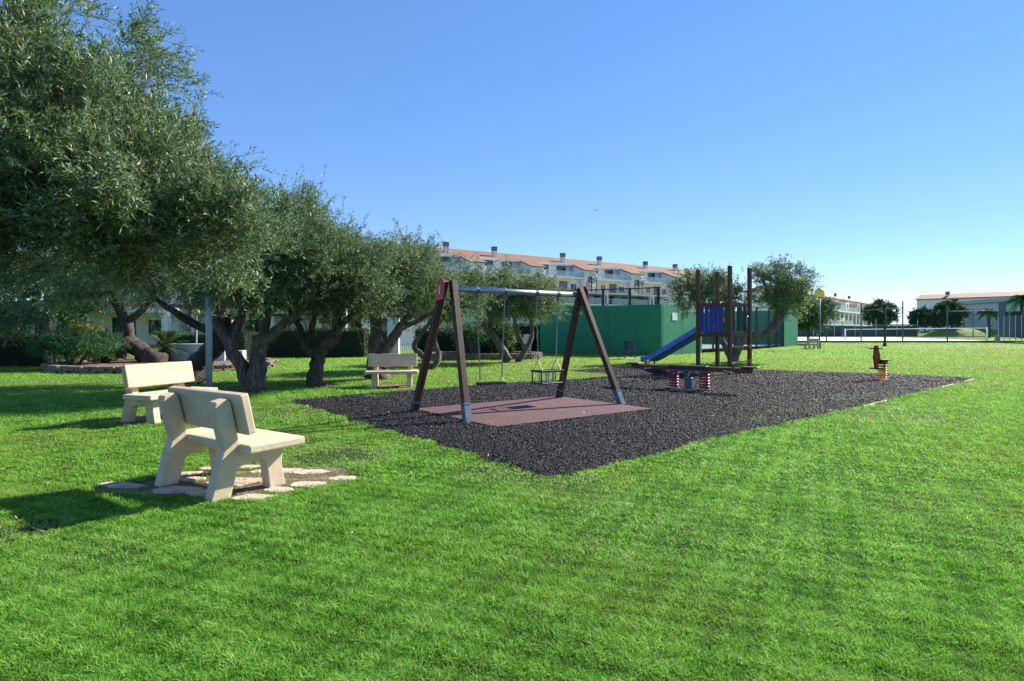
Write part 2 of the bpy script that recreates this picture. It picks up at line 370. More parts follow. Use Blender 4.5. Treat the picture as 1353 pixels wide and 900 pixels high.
def blade_mat():
    m, n, b = newmat('grass_blade')
    a = n.nodes.new('ShaderNodeAttribute'); a.attribute_name = 'var'
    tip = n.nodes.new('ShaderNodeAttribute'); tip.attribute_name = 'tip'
    tc = n.nodes.new('ShaderNodeTexCoord'); v = tc.outputs['Object']
    c = ramp(n, a.outputs['Fac'], [(0.0, (0.040, 0.19, 0.008)), (0.45, (0.195, 0.55, 0.026)), (0.85, (0.46, 0.80, 0.15)), (1.0, (0.62, 0.70, 0.27))])
    big = noise(n, 0.42, 4, 0.6, v, (0.6, 1.2, 1)); mid = noise(n, 2.4, 5, 0.65, v)
    c = mix_rgb(n, ramp(n, big, [(0.47, 0.0), (0.68, 0.6)]), c, (0.38, 0.58, 0.07))
    c = mix_rgb(n, ramp(n, mid, [(0.55, 0.0), (0.74, 0.6)]), c, (0.09, 0.30, 0.02))
    dry = noise(n, 0.8, 6, 0.7, v)
    c = mix_rgb(n, ramp(n, dry, [(0.62, 0.0), (0.78, 0.45)]), c, (0.30, 0.34, 0.08))
    sp = n.nodes.new('ShaderNodeSeparateXYZ'); n.links.new(v, sp.inputs[0]); mr = n.nodes.new('ShaderNodeMapRange'); n.links.new(sp.outputs[1], mr.inputs[0])
    mr.inputs[1].default_value = 11; mr.inputs[2].default_value = 22; mr.inputs[3].default_value = 0.0; mr.inputs[4].default_value = 0.8
    band = ramp(n, noise(n, 0.42, 5, 0.65, v, (0.16, 1.0, 1), .4), [(0.42, 0.0), (0.56, 1.0)])
    ml = n.nodes.new('ShaderNodeMath'); ml.operation = 'MULTIPLY'; n.links.new(band, ml.inputs[0]); n.links.new(mr.outputs[0], ml.inputs[1])
    c = mix_rgb(n, ml.outputs[0], c, (0.42, 0.38, 0.12))
    c = mix_rgb(n, tip.outputs['Fac'], mix_rgb(n, 0.78, c, (0.02, 0.055, 0.006)), c)  # blade roots coloured darker for the shade deep in the turf
    n.links.new(c, b.inputs['Base Color']); b.inputs['Roughness'].default_value = 0.5; b.inputs['Specular IOR Level'].default_value = 0.35
    t = n.nodes.new('ShaderNodeBsdfTranslucent'); n.links.new(c, t.inputs['Color'])
    mx = n.nodes.new('ShaderNodeMixShader'); mx.inputs[0].default_value = 0.55
    n.links.new(b.outputs[0], mx.inputs[1]); n.links.new(t.outputs[0], mx.inputs[2]); n.links.new(mx.outputs[0], n.nodes['Material Output'].inputs[0])
    return m
M['blade'] = blade_mat()

def mulch_mat(name, chips=False):
    m, n, b = newmat(name)
    if chips:
        a = n.nodes.new('ShaderNodeAttribute'); a.attribute_name = 'var'; f = a.outputs['Fac']
        c = ramp(n, f, [(0.0, (0.006, 0.006, 0.008)), (0.6, (0.012, 0.012, 0.015)), (0.9, (0.036, 0.036, 0.042)), (1.0, (0.17, 0.155, 0.15))])
    else:
        f = noise(n, 55, 4, 0.7)
        c = ramp(n, f, [(0.3, (0.010, 0.010, 0.013)), (0.6, (0.04, 0.04, 0.048)), (0.75, (0.10, 0.095, 0.10))])
        bump(n, b, f, 1.0, 0.04)
    n.links.new(c, b.inputs['Base Color']); b.inputs['Roughness'].default_value = 0.65; b.inputs['Specular IOR Level'].default_value = 0.3
    return m
M['mulch'] = mulch_mat('dark_mulch'); M['chip'] = mulch_mat('dark_mulch_chip', True)

def mat_tiles():
    m, n, b = newmat('red_brown_rubber_tiles')
    tc = n.nodes.new('ShaderNodeTexCoord'); v = tc.outputs['Object']
    br = n.nodes.new('ShaderNodeTexBrick'); n.links.new(v, br.inputs[0])
    br.offset = 0.0; br.inputs['Scale'].default_value = 1.0; br.inputs['Brick Width'].default_value = 0.5; br.inputs['Row Height'].default_value = 0.5
    br.inputs['Mortar Size'].default_value = 0.008; br.inputs['Color1'].default_value = (0.125, 0.05, 0.05, 1); br.inputs['Color2'].default_value = (0.10, 0.042, 0.042, 1)
    br.inputs['Mortar'].default_value = (0.035, 0.018, 0.018, 1)
    f = ramp(n, noise(n, 2.0, 6, 0.7, v), [(0.42, 0.0), (0.72, 0.6)])
    c = mix_rgb(n, f, br.outputs[0], (0.07, 0.042, 0.046))
    n.links.new(c, b.inputs['Base Color']); b.inputs['Roughness'].default_value = 0.85
    bump(n, b, noise(n, 140, 3, 0.7, v), 0.6, 0.006); return m
M['mat_tiles'] = mat_tiles()

# ------------------------------------------------------------------ ground
def build_ground():
    xs = np.concatenate([[-3000, -1200, -500, -200, -100], np.linspace(-70, 90, 81), [120, 220, 500, 1200, 3000]])
    ys = np.concatenate([[-800, -200, -60, -20], np.linspace(-8, 60, 69), [75, 100, 140, 200, 300, 500, 1000, 2500, 5000]])
    X, Y = np.meshgrid(xs, ys); Z = np.vectorize(gz)(Y)
    V = np.stack([X, Y, Z], -1).reshape(-1, 3); nx = len(xs); ny = len(ys)
    i, j = np.meshgrid(np.arange(nx - 1), np.arange(ny - 1)); a = (j * nx + i).ravel()
    Fq = np.stack([a, a + 1, a + 1 + nx, a + nx], -1)
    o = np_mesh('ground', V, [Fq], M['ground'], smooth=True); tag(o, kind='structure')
build_ground()

def poly_in(P, x, y):
    ins = np.zeros(len(x), bool); n = len(P)
    for i in range(n):
        x1, y1 = P[i]; x2, y2 = P[(i + 1) % n]
        c = ((y1 > y) != (y2 > y))
        xi = (x2 - x1) * (y - y1) / ((y2 - y1) if y2 != y1 else 1e-9) + x1
        ins ^= c & (x < xi)
    return ins

mulch_px = [(382, 531), (478, 558), (560, 582), (640, 606), (700, 624), (728, 630), (760, 626), (800, 616), (880, 598), (944, 579), (1055, 556),
            (1172, 528), (1244, 511), (1287, 500.5), (1200, 496), (1100, 492.6), (1000, 489.5), (905, 486.5), (858, 485.5), (790, 488), (752, 490.5), (800, 494), (820, 497.5),
            (780, 500.5), (735, 503.5), (659, 508), (633, 509.5), (546, 517), (455, 524)]
MP = [(gp(a, b).x, gp(a, b).y) for a, b in mulch_px]
rg = np.random.default_rng(5)
def jag(P, step, amp):
    out = []
    for i in range(len(P)):
        a = Vector(P[i]); b = Vector(P[(i + 1) % len(P)]); k = max(1, int((b - a).length / step))
        nrm = Vector((-(b - a).y, (b - a).x)).normalized()
        for j in range(k):
            p = a.lerp(b, j / k) + nrm * float(rg.normal(0, amp)); out.append((p.x, p.y))
    return out
def wob(P):
    out = []
    for x, y in jag(P, 0.09, 0.018):
        a = .05 * math.sin(2.3 * x + 1.7 * y) + .035 * math.sin(6.1 * x - 4.3 * y + 1) + .02 * math.sin(13 * x + 9 * y)
        out.append((x + a, y + a * .6))
    return out
MPJ = wob(MP)
def flat_poly(name, P, z, mat):
    import bmesh
    bm = bmesh.new(); vs = [bm.verts.new((x, y, z)) for x, y in P]; f = bm.faces.new(vs)
    if f.normal.z < 0: f.normal_flip()
    bmesh.ops.triangulate(bm, faces=[f]); me = bpy.data.meshes.new(name); bm.to_mesh(me); bm.free()
    me.materials.append(mat); o = bpy.data.objects.new(name, me); COL.objects.link(o); return o
tag(flat_poly('mulch_bed', MPJ, 0.006, M['mulch']), kind='structure')

mat_px = [(550, 541), (655, 568), (862, 541), (737, 526)]
MATP = [gp(*p) for p in mat_px]
# rubber mat as a squared rectangle through those corners
mo = (MATP[0] + MATP[1] + MATP[2] + MATP[3]) / 4
ux = ((MATP[2] - MATP[1]) + (MATP[3] - MATP[0])).normalized(); mang = math.atan2(ux.y, ux.x)
uy = Vector((-ux.y, ux.x, 0))
mL = ((MATP[2] - MATP[1]).length + (MATP[3] - MATP[0]).length) / 2; mW = abs((MATP[0] - MATP[1]).dot(uy)) * 0.5 + abs((MATP[3] - MATP[2]).dot(uy)) * 0.5
skew = ((MATP[0] - MATP[1]).dot(ux) + (MATP[3] - MATP[2]).dot(ux)) / 2
MATC = []
for sx, sy in ((-1, -1), (1, -1), (1, 1), (-1, 1)):
    MATC.append((sx * mL / 2 + sy * skew / 2, sy * mW / 2))
mb = MB(); mb.prism(MATC, 'z', 0.0, 0.022)
rm = mb.build('rubber_mat', M['mat_tiles'], loc=(mo.x, mo.y, 0.006), rz=mang)
tag(rm, 'reddish brown rubber tile mat laid in the dark mulch under the swings', 'rubber mat')
MATW = [((Matrix.Rotation(mang, 3, 'Z') @ Vector((x, y, 0))) + mo) for x, y in MATC]; MATW = [(v.x, v.y) for v in MATW]

def chips():
    P = []
    x0, x1 = min(p[0] for p in MP), max(p[0] for p in MP); y0, y1 = min(p[1] for p in MP), max(p[1] for p in MP)
    tot = []
    for (ya, yb, dens, ln, wd) in ((y0, 8, 2300, 0.030, 0.010), (8, 11, 1400, 0.034, 0.012), (11, 15, 700, 0.042, 0.016), (15, y1, 360, 0.052, 0.022)):
        n = int((x1 - x0) * (yb - ya) * dens); x = rg.uniform(x0 - .05, x1, n); y = rg.uniform(ya, yb, n)
        k = poly_in(MPJ, x, y) & ~poly_in(MATW, x, y); x = x[k]; y = y[k]; n = len(x)
        tot.append(np.stack([x, y, rg.uniform(0.006, 0.024, n) + .022 * (np.sin(2.1 * x + np.sin(1.7 * y)) * np.sin(2.6 * y + np.sin(2.3 * x)) * .5 + .5) * (np.sin(11 * x) * np.sin(12 * y) * .3 + .7), ln * rg.uniform(.5, 1.5, n), wd * rg.uniform(.5, 1.5, n)], -1))
    # stray chips thrown on the grass
    a = np.concatenate(tot)
    n = 2200; idx = rg.integers(0, len(MPJ), n); st = np.array(MPJ)[idx] + rg.normal(0, 0.16, (n, 2))
    a = np.concatenate([a, np.stack([st[:, 0], st[:, 1], np.full(n, .02), np.full(n, .04), np.full(n, .014)], -1)])
    n = len(a); th = rg.uniform(0, 2 * np.pi, n); pt = rg.normal(0, 0.35, n)
    d = np.stack([np.cos(th) * np.cos(pt), np.sin(th) * np.cos(pt), np.sin(pt)], -1); s_ = np.stack([-np.sin(th), np.cos(th), rg.normal(0, .3, n)], -1)
    u = np.cross(d, s_); c = a[:, :3]; L = a[:, 3:4] / 2; W = a[:, 4:5] / 2
    V = np.empty((n, 6, 3))
    for q, sg in enumerate((-1, 1)):
        V[:, q * 3 + 0] = c + d * L * sg + s_ * W; V[:, q * 3 + 1] = c + d * L * sg * 0.9 - s_ * W; V[:, q * 3 + 2] = c + d * L * sg * .8 + u * W * 0.8
    b = (np.arange(n) * 6)[:, None]
    F4 = np.concatenate([b + np.array([0, 1, 4, 3]), b + np.array([1, 2, 5, 4]), b + np.array([2, 0, 3, 5])]); F3 = np.concatenate([b + np.array([0, 2, 1]), b + np.array([3, 4, 5])])
    var = np.repeat(rg.uniform(0, 1, n) ** 1.5, 6)
    o = np_mesh('mulch_chips', V.reshape(-1, 3), [F4, F3], M['chip'], {'var': var}); tag(o, 'dark shredded mulch chips covering the playground bed', 'mulch', kind='stuff')
chips()

# kerb edging along the right-hand side of the mulch
def edging():
    mb = MB(); pts = [gp(a, b) for a, b in [(728, 632), (800, 618), (880, 600), (944, 581), (1055, 558), (1172, 530), (1244, 512.5), (1287, 501.5)]]
    for a, b in zip(pts, pts[1:]):
        L = (b - a).length; k = max(1, int(L / 1.0)); 
        for i in range(k):
            p = a.lerp(b, i / k); q = a.lerp(b, (i + 0.985) / k); h = float(rg.uniform(-0.052, -0.022))
            p = p.copy(); q = q.copy(); p.z = h; q.z = h + float(rg.uniform(-.008, .008)); mb.bar(p, q, 0.055, 0.08)
    o = mb.build('mulch_edging', M['kerb'], bevel=0.006); tag(o, kind='structure')
edging()

# soil patches (worn ground) -------------------------------------------------
def blob(cx, cy, rx, ry, rot, n=40, amp=0.14):
    out = []; ph = rg.uniform(0, 6.28, 4)
    for i in range(n):
        a = 2 * math.pi * i / n; r = 1 + amp * (math.sin(2 * a + ph[0]) + .6 * math.sin(5 * a + ph[1]) + .5 * math.sin(9 * a + ph[2])) + float(rg.normal(0, .03))
        x = rx * r * math.cos(a); y = ry * r * math.sin(a); out.append((cx + x * math.cos(rot) - y * math.sin(rot), cy + x * math.sin(rot) + y * math.cos(rot)))
    return out
SOILS = [blob(-2.50, 5.28, 0.98, 0.50, R(4), amp=.16), blob(-5.5, 8.95, 0.55, 0.55, 0), blob(-2.95, 14.15, 0.8, 0.45, 0),
         blob(-6.0, 13.3, .5, .4, 0), blob(-4.9, 14.2, .5, .35, 0)]
for i, P in enumerate(SOILS): tag(flat_poly('soil_patch', P, 0.004, M['soil']), kind='structure')

def stones():
    rr = random.Random(4); u_ = 'of the paving under the nearest bench'
    data = [(-3.47, 5.10, .24, .09, 'long limestone slab at the far left end ' + u_), (-2.92, 4.96, .20, .11, 'limestone slab just right of the rear left foot of the nearest bench'),
            (-2.16, 4.74, .18, .09, 'flat stone right of the rear right foot of the nearest bench'), (-1.60, 5.36, .13, .09, 'small stone at the far right end ' + u_),
            (-2.50, 5.20, .25, .13, 'broad pinkish stone in the middle ' + u_), (-3.24, 5.50, .20, .08, 'narrow stone behind the rear left foot of the nearest bench'),
            (-1.84, 5.12, .17, .10, 'pale stone right of the front right foot of the nearest bench'), (-2.98, 5.30, .12, .08, 'small stone left of the middle slab under the nearest bench'),
            (-2.34, 5.62, .22, .09, 'pale stone behind the middle slab, under the front of the seat'), (-2.68, 5.80, .19, .07, 'thin stone on the far side ' + u_),
            (-2.62, 4.83, .15, .08, 'stone between the two rear feet of the nearest bench, on the camera side'), (-2.04, 4.96, .14, .08, 'rough stone between the rear and front right feet of the nearest bench'),
            (-3.02, 5.68, .13, .06, 'small chipped stone at the far left corner ' + u_), (-1.98, 5.58, .18, .10, 'irregular stone at the far right corner ' + u_)]
    for (px_, py_, ra, rb, lab) in data:
        p = Vector((px_, py_)); n = 13; poly = []
        rot = rr.uniform(-.35, .3)
        for i in range(n):
            t = 2 * math.pi * i / n; r = (1 + rr.uniform(-.2, .14)) / max(abs(math.cos(t + .4)), abs(math.sin(t + .4))) ** .6; x = ra * r * math.cos(t); y = rb * r * math.sin(t)
            poly.append((x * math.cos(rot) - y * math.sin(rot), x * math.sin(rot) + y * math.cos(rot)))
        mb = MB(); mb.prism(poly, 'z', -0.03, 0.008 + rr.uniform(0, .014))
        o = mb.build('paving_stone', M['stone'], bevel=0.012, seg=2, loc=(p.x, p.y, 0)); o.rotation_euler = (rr.uniform(-.03, .03), rr.uniform(-.03, .03), 0)
        tag(o, lab, 'paving stone', 'flat stones laid under the nearest bench')
        STONES.append([(p.x + x * .95, p.y + y * .95) for x, y in poly])
STONES = []
stones()

# ------------------------------------------------------------------ grass blades
WORN = [(440, 603, .42, .75), (395, 585, .3, .5), (25, 702, .22, .7), (120, 735, .3, .3), (1200, 640, .8, .12), (1320, 700, .6, .15), (840, 690, .5, .12), (660, 625, .3, .5), (760, 642, .4, .4), (1180, 548, .8, .3), (360, 545, .6, .45), (60, 585, .5, .3), (970, 720, .7, .1)]
def grass():
    Vs = []; F4 = []; F3 = []; var = []; tip = []; off = 0
    bands = [(1.6, 3.4, 25000, .0030, .027, 5), (3.4, 5.2, 12500, .0041, .028, 5), (5.2, 8.0, 4800, .0066, .030, 5), (8.0, 12.5, 1700, .0110, .034, 3), (12.5, 20, 480, .020, .040, 3), (20, 30, 170, .034, .045, 3), (30, 41, 60, .05, .05, 3), (41, 52.5, 20, .07, .05, 3)]
    for y0, y1, dens, wd, ht, kind in bands:
        wmax = y1 * 0.9 + 1.0; n = int(2 * wmax * (y1 - y0) * dens)
        y = rg.uniform(y0, y1, n); x = rg.uniform(-1, 1, n) * (y * 0.9 + 1.0) * 1.0
        k = rg.uniform(0, 1, n) < 1.0
        # density thins inside worn soil
        k &= ~poly_in(MPJ, x, y) | (rg.uniform(0, 1, n) < 0.0)
        for P in SOILS: k &= ~poly_in(P, x, y) | (rg.uniform(0, 1, n) < 0.10)
        for P in STONES: k &= ~poly_in(P, x, y)
        for (px, py, pr, q_) in WORN:
            g_ = gp(px, py); k &= ~(((x - g_.x) ** 2 + ((y - g_.y) * 1.2) ** 2 < (pr * (1 + .3 * np.sin(9 * x) * np.sin(8 * y))) ** 2) & (rg.uniform(0, 1, n) < q_))
        x = x[k]; y = y[k]
        if y1 > 8:   # weeds growing through the right side of the mulch
            m2 = 2500
            for (px, py, sx, sy) in ((1080, 533, .55, .25), (1115, 527, .6, .25), (1150, 522, .5, .2), (1030, 545, .4, .2), (1010, 556, .3, .15), (935, 575, .3, .12), (1190, 515, .5, .2), (800, 503, .7, .15), (840, 499, .6, .12), (445, 519, .35, .2), (500, 524, .3, .15), (560, 588, .3, .1)):
                q = gp(px, py)
                if y0 <= q.y < y1:
                    c = int(260 if y1 > 12.5 else 620); x = np.append(x, rg.normal(q.x, sx, c)); y = np.append(y, rg.normal(q.y, sy, c))
        n = len(x)
        clump = np.sin(x * 7.1 + np.sin(y * 5.3)) * np.sin(y * 6.7 + np.sin(x * 4.1)) * .5 + np.sin(x * 23 + y * 9) * np.sin(y * 27 - x * 11) * .5
        h = ht * rg.uniform(.45, 1.25, n) * (1 + .62 * clump); ww = wd * rg.uniform(.6, 1.3, n)
        th = rg.uniform(0, 2 * np.pi, n); lean = rg.uniform(.3, 1.9, n) * h; ft = rg.uniform(0, 2 * np.pi, n)
        z = np.vectorize(gz)(y) if y0 >= 30 else np.zeros(n)
        s_ = np.stack([np.cos(ft), np.sin(ft), np.zeros(n)], -1) * (ww / 2)[:, None]
        ld = np.stack([np.cos(th), np.sin(th), np.zeros(n)], -1); B = np.stack([x, y, z], -1); up = np.array([0, 0, 1.0])
        # blade colours: tall tufts lighter, low ones darker, tuft shading put into colour
        vv = np.clip(rg.beta(2.2, 2.4, n) + .26 * clump, 0, 1); vv[rg.uniform(0, 1, n) < .03] = 1.0
        for (px, py, pr, q_) in WORN:
            g_ = gp(px, py); near = ((x - g_.x) ** 2 + (y - g_.y) ** 2 < (pr * 1.5) ** 2) & (rg.uniform(0, 1, n) < q_ * .6); vv[near] = 1.0; h[near] *= .7
        if kind == 5:
            V = np.empty((n, 5, 3)); mid = B + ld * (lean * .35)[:, None] + up * (h * .6)[:, None]
            V[:, 0] = B - s_; V[:, 1] = B + s_; V[:, 2] = mid + s_ * .8; V[:, 3] = mid - s_ * .8; V[:, 4] = B + ld * lean[:, None] + up * (h * .95)[:, None]
            b = off + (np.arange(n) * 5)[:, None]; F4.append(b + np.array([0, 1, 2, 3])); F3.append(b + np.array([3, 2, 4])); tp = np.tile([0, 0, .8, .8, 1.], n)
        else:
            V = np.empty((n, 3, 3)); V[:, 0] = B - s_; V[:, 1] = B + s_; V[:, 2] = B + ld * (lean * .8)[:, None] + up * (h * .9)[:, None]
            b = off + (np.arange(n) * 3)[:, None]; F3.append(b + np.array([0, 1, 2])); tp = np.tile([.5, .5, 1.], n)
        Vs.append(V.reshape(-1, 3)); var.append(np.repeat(vv, kind)); tip.append(tp); off += n * kind
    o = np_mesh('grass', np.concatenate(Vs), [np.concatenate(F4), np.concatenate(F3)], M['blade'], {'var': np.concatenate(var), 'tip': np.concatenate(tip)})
    tag(o, 'short bright green lawn grass around the playground', 'grass', kind='stuff')
grass()

# ------------------------------------------------------------------ fallen leaves
def litter():
    n = 5200; x = np.concatenate([rg.uniform(-13, 1.5, n), rg.uniform(-5, 14, 900)]); y = np.concatenate([rg.uniform(3.5, 22, n), rg.uniform(3, 20, 900)]); n = len(x)
    k = (rg.uniform(0, 1, n) < np.clip((y * .25 - .5 - (x + 4) * .16), .03, 1)); x = x[k]; y = y[k]; n = len(x)
    a = rg.uniform(0, 6.28, n); d = np.stack([np.cos(a), np.sin(a), rg.normal(0, .25, n)], -1); s_ = np.stack([-np.sin(a), np.cos(a), rg.normal(0, .5, n)], -1)
    L = rg.uniform(.03, .06, n)[:, None]; W = rg.uniform(.008, .014, n)[:, None]; c = np.stack([x, y, rg.uniform(.022, .036, n)], -1)
    V = np.stack([c - d * L / 2, c + s_ * W / 2, c + d * L / 2, c - s_ * W / 2], 1); b = (np.arange(n) * 4)[:, None]
    m = leaf_mat('dead_leaf', (0.13, 0.08, 0.035), (0.30, 0.21, 0.10), (0.34, 0.27, 0.17), .15, yellow=(.42, .34, .1))
    tag(np_mesh('fallen_leaves', V.reshape(-1, 3), [b + np.array([0, 1, 2, 3])], m, {'var': np.repeat(rg.uniform(0, 1, n), 4)}), 'dry fallen olive leaves scattered over the lawn and mulch', 'leaves', kind='stuff')
litter()

# ------------------------------------------------------------------ trees
def leaf_quads(base, d, side, L, W):
    n = len(base); V = np.empty((n, 4, 3))
    up = np.cross(d, side)
    V[:, 0] = base; V[:, 1] = base + d * (L * .45)[:, None] + side * (W / 2)[:, None] + up * (W * .15)[:, None]
    V[:, 2] = base + d * L[:, None]; V[:, 3] = base + d * (L * .45)[:, None] - side * (W / 2)[:, None] + up * (W * .15)[:, None]
    return V
def unit(a): return a / np.maximum(np.linalg.norm(a, axis=-1, keepdims=True), 1e-9)
def perp(d, r):
    q = unit(r.normal(0, 1, d.shape)); return unit(np.cross(d, q))

def foliage(r, ells, ncl, cr, twigs, tlen, leaves_n, L, W, whips=0, up=.35, droop=.25, shell=.55, wlen=.7):
    """ells: (cx,cy,cz,rx,ry,rz,weight). Returns leaf V (n,4,3), var (n), stem segments, cluster centres"""
    wt = np.array([e[6] for e in ells], float); wt /= wt.sum()
    ei = r.choice(len(ells), ncl, p=wt); E = np.array([e[:6] for e in ells])[ei]
    dr = unit(r.normal(0, 1, (ncl, 3))); rad = shell + (1 - shell) * r.uniform(0, 1, ncl) ** .6
    inner = r.uniform(0, 1, ncl) < .25; rad[inner] = r.uniform(.2, shell, inner.sum())
    C = E[:, :3] + dr * E[:, 3:] * rad[:, None]
    cvar = r.normal(0, .13, ncl)
    ci = np.repeat(np.arange(ncl), twigs); n = len(ci); 
    crs = cr * r.uniform(.6, 1.35, ncl)
    st = C[ci] + r.normal(0, 1, (n, 3)) * crs[ci][:, None] * .55
    out = unit((C - E[:, :3]) / E[:, 3:])[ci]
    cd = unit(unit((C - E[:, :3]) / E[:, 3:]) * .8 + unit(r.normal(0, 1, (ncl, 3))) * .7 + np.array([0, 0, up]))
    d = unit(cd[ci] + unit(r.normal(0, 1, (n, 3))) * .62)
    tl = tlen * r.uniform(.5, 1.3, n)
    if whips:
        wi = r.choice(ncl, whips); wi = wi[C[wi][:, 2] > E[wi][:, 2]]
        ws = C[wi] + r.normal(0, 1, (len(wi), 3)) * cr * .3
        wd = unit(unit((C - E[:, :3]) / E[:, 3:])[wi] * .6 + r.normal(0, .22, (len(wi), 3)) + np.array([0, 0, .9]))
        st = np.concatenate([st, ws]); d = np.concatenate([d, wd]); tl = np.concatenate([tl, wlen * r.uniform(.6, 1.2, len(wi))]); ci = np.concatenate([ci, wi]); n = len(ci)
    g = np.array([0, 0, -1.0]) * droop
    kk = leaves_n; s = (np.arange(kk) + .6) / kk; s = np.tile(s, (n, 1)); s += r.uniform(-.03, .03, s.shape)
    pos = st[:, None] + d[:, None] * (s * tl[:, None])[..., None] + g * ((s ** 2) * tl[:, None])[..., None]
    p1 = perp(d, r); p2 = np.cross(d, p1); sgn = np.where(np.arange(kk) % 2 == 0, 1., -1.)
    ang = np.where((np.arange(kk) // 2) % 2 == 0, 0., np.pi / 2)
    radl = (p1[:, None] * np.cos(ang)[None, :, None] + p2[:, None] * np.sin(ang)[None, :, None]) * sgn[None, :, None]
    ld = unit(d[:, None] * .75 + radl * .65 + r.normal(0, .16, radl.shape))
    pos = pos.reshape(-1, 3); ld = ld.reshape(-1, 3); m = len(pos)
    sd = perp(ld, r); LL = L * r.uniform(.6, 1.15, m); WW = W * r.uniform(.7, 1.15, m)
    V = leaf_quads(pos, ld, sd, LL, WW)
    var = np.clip(r.beta(2, 3, m) + cvar[np.repeat(ci, kk)], 0, 1); y = r.uniform(0, 1, n) < .035; var[np.repeat(y, kk)] = 1.0
    e = st + d * tl[:, None] + g * tl[:, None]
    return V, var, (st, e), C

def ribbons(st, e, w, r):
    d = unit(e - st); s_ = perp(d, r) * w; t_ = np.cross(d, s_); n = len(st)
    V = np.empty((n, 6, 3))
    for q in range(3):
        a = q * 2 * np.pi / 3; o_ = s_ * np.cos(a) + t_ * np.sin(a); V[:, q] = st + o_; V[:, 3 + q] = e + o_ * .4
    b = (np.arange(n) * 6)[:, None]
    return V.reshape(-1, 3), np.concatenate([b + np.array([q, (q + 1) % 3, 3 + (q + 1) % 3, 3 + q]) for q in range(3)])

def smooth_path(pts, k=5, rr=None, amp=0.0):
    P = [Vector(p) for p in pts]; out = []
    for i in range(len(P) - 1):
        p0 = P[max(i - 1, 0)]; p1 = P[i]; p2 = P[i + 1]; p3 = P[min(i + 2, len(P) - 1)]
        for j in range(k):
            t = j / k
            q = 0.5 * ((2 * p1) + (-p0 + p2) * t + (2 * p0 - 5 * p1 + 4 * p2 - p3) * t * t + (-p0 + 3 * p1 - 3 * p2 + p3) * t ** 3)
            if amp and rr: q = q + Vector((rr.gauss(0, amp), rr.gauss(0, amp), rr.gauss(0, amp * .5)))
            out.append(q)
    out.append(P[-1]); return out
def interp_r(rs, k):
    out = []
    for i in range(len(rs) - 1):
        for j in range(k): out.append(rs[i] + (rs[i + 1] - rs[i]) * j / k)
    out.append(rs[-1]); return out

def tree(name, label, base, limbs, ells, seed, leaf='olive', ncl=160, cr=.35, twigs=26, tlen=.32, ln=12, L=.06, W=.013, whips=60, bark='bark',
         group=None, cat='olive tree', up=.35, droop=.25, shell=.55, branches=.55, stem_w=.0022, wlen=.7, flare=True, twig_stems=True):
    """limbs: list of (points, radii), in coordinates relative to base; ells likewise"""
    r = np.random.default_rng(seed); rr = random.Random(seed)
    t = thing(name, label, cat, base, 0, group)
    mb = MB(); nodes = []
    for pts, rs in limbs:
        k = 5; sp = smooth_path(pts, k, rr, rs[0] * .09); ra = interp_r(rs, k)
        if flare and pts[0][2] < 0.05:
            ra[0] *= 1.35; ra[1] *= 1.12
        mb.tube(sp, ra, 14, True, ridge=.2); nodes += [(p, q) for p, q in zip(sp, ra) if p.z > .5]
    V, var, (st, e), C = foliage(r, ells, ncl, cr, twigs, tlen, ln, L, W, whips, up, droop, shell, wlen)
    tips = [nd for nd in nodes]
    for c in C:
        if rr.random() > branches: continue
        c = Vector(c); nd = min(tips, key=lambda q: (q[0] - c).length + rr.random() * .3)
        a, q0 = nd; mid = (a + c) / 2 + Vector((rr.gauss(0, .12), rr.gauss(0, .12), rr.gauss(0, .1) + .08)) * min(1.2, (c - a).length)
        pth = smooth_path([a, mid, c], 3, rr, .01); r0 = min(q0 * .6, .018 + .012 * (c - a).length)
        mb.tube(pth, interp_r([r0, r0 * .55, max(.004, r0 * .2)], 3), 5, False)
        tips.append((mid, r0 * .6))
    mb.build('trunk', M[bark], t, smooth=True)
    n = len(V); b = (np.arange(n) * 4)[:, None]; F = [b + np.array([0, 1, 2, 3])]; VV = V.reshape(-1, 3); vr = np.repeat(var, 4)
    if twig_stems:
        SV, SF = ribbons(st, e, stem_w, r); F.append(SF + len(VV)); VV = np.concatenate([VV, SV]); vr = np.concatenate([vr, np.full(len(SV), .8)])
    np_mesh('crown', VV, F, M[leaf], {'var': vr}, t)
    return t

# 1. nearest olive, its trunk stands just outside the left edge
tree('olive_tree', 'large olive tree with its leafy crown filling the top left, nearest the camera', (-6.75, 6.2, 0),
     [([(0, 0, 0), (.1, .1, .8), (.35, .1, 1.5), (1.1, .2, 2.5), (2.3, .4, 3.3)], [.27, .2, .17, .11, .05]),
      ([(.1, .1, .9), (-.2, .2, 1.8), (-.6, .5, 3.0)], [.16, .12, .06]),
      ([(.35, .1, 1.5), (.6, .6, 2.6), (.9, .9, 4.0)], [.12, .09, .04])],
     [(1.0, .3, 3.35, 1.95, 1.8, 1.3, 5), (2.5, .35, 2.85, 1.0, 1.2, .7, 2.8), (1.1, .3, 4.45, 1.6, 1.4, .85, 1.8), (-.5, .3, 3.9, 1.8, 1.8, 1.3, 1.0), (1.6, .9, 2.95, 1.8, 1.4, .4, 1.4), (3.3, .5, 2.55, .7, .8, .5, .9)],
     11, ncl=420, cr=.23, twigs=46, tlen=.36, ln=14, L=.078, W=.0165, whips=900, branches=.6, wlen=.55, up=.45, droop=.12, stem_w=.003, group='olive trees left of the playground')

def OT(px, py, label, limbs, ells, seed, **kw):
    b = gp(px, py); return tree('olive_tree', label, (b.x, b.y, b.z), limbs, ells, seed, **kw)
G1 = 'olive trees left of the playground'
mid = dict(L=.085, W=.024, stem_w=.004, group=G1, tlen=.40, ln=14, up=.5, droop=.15, wlen=.85)
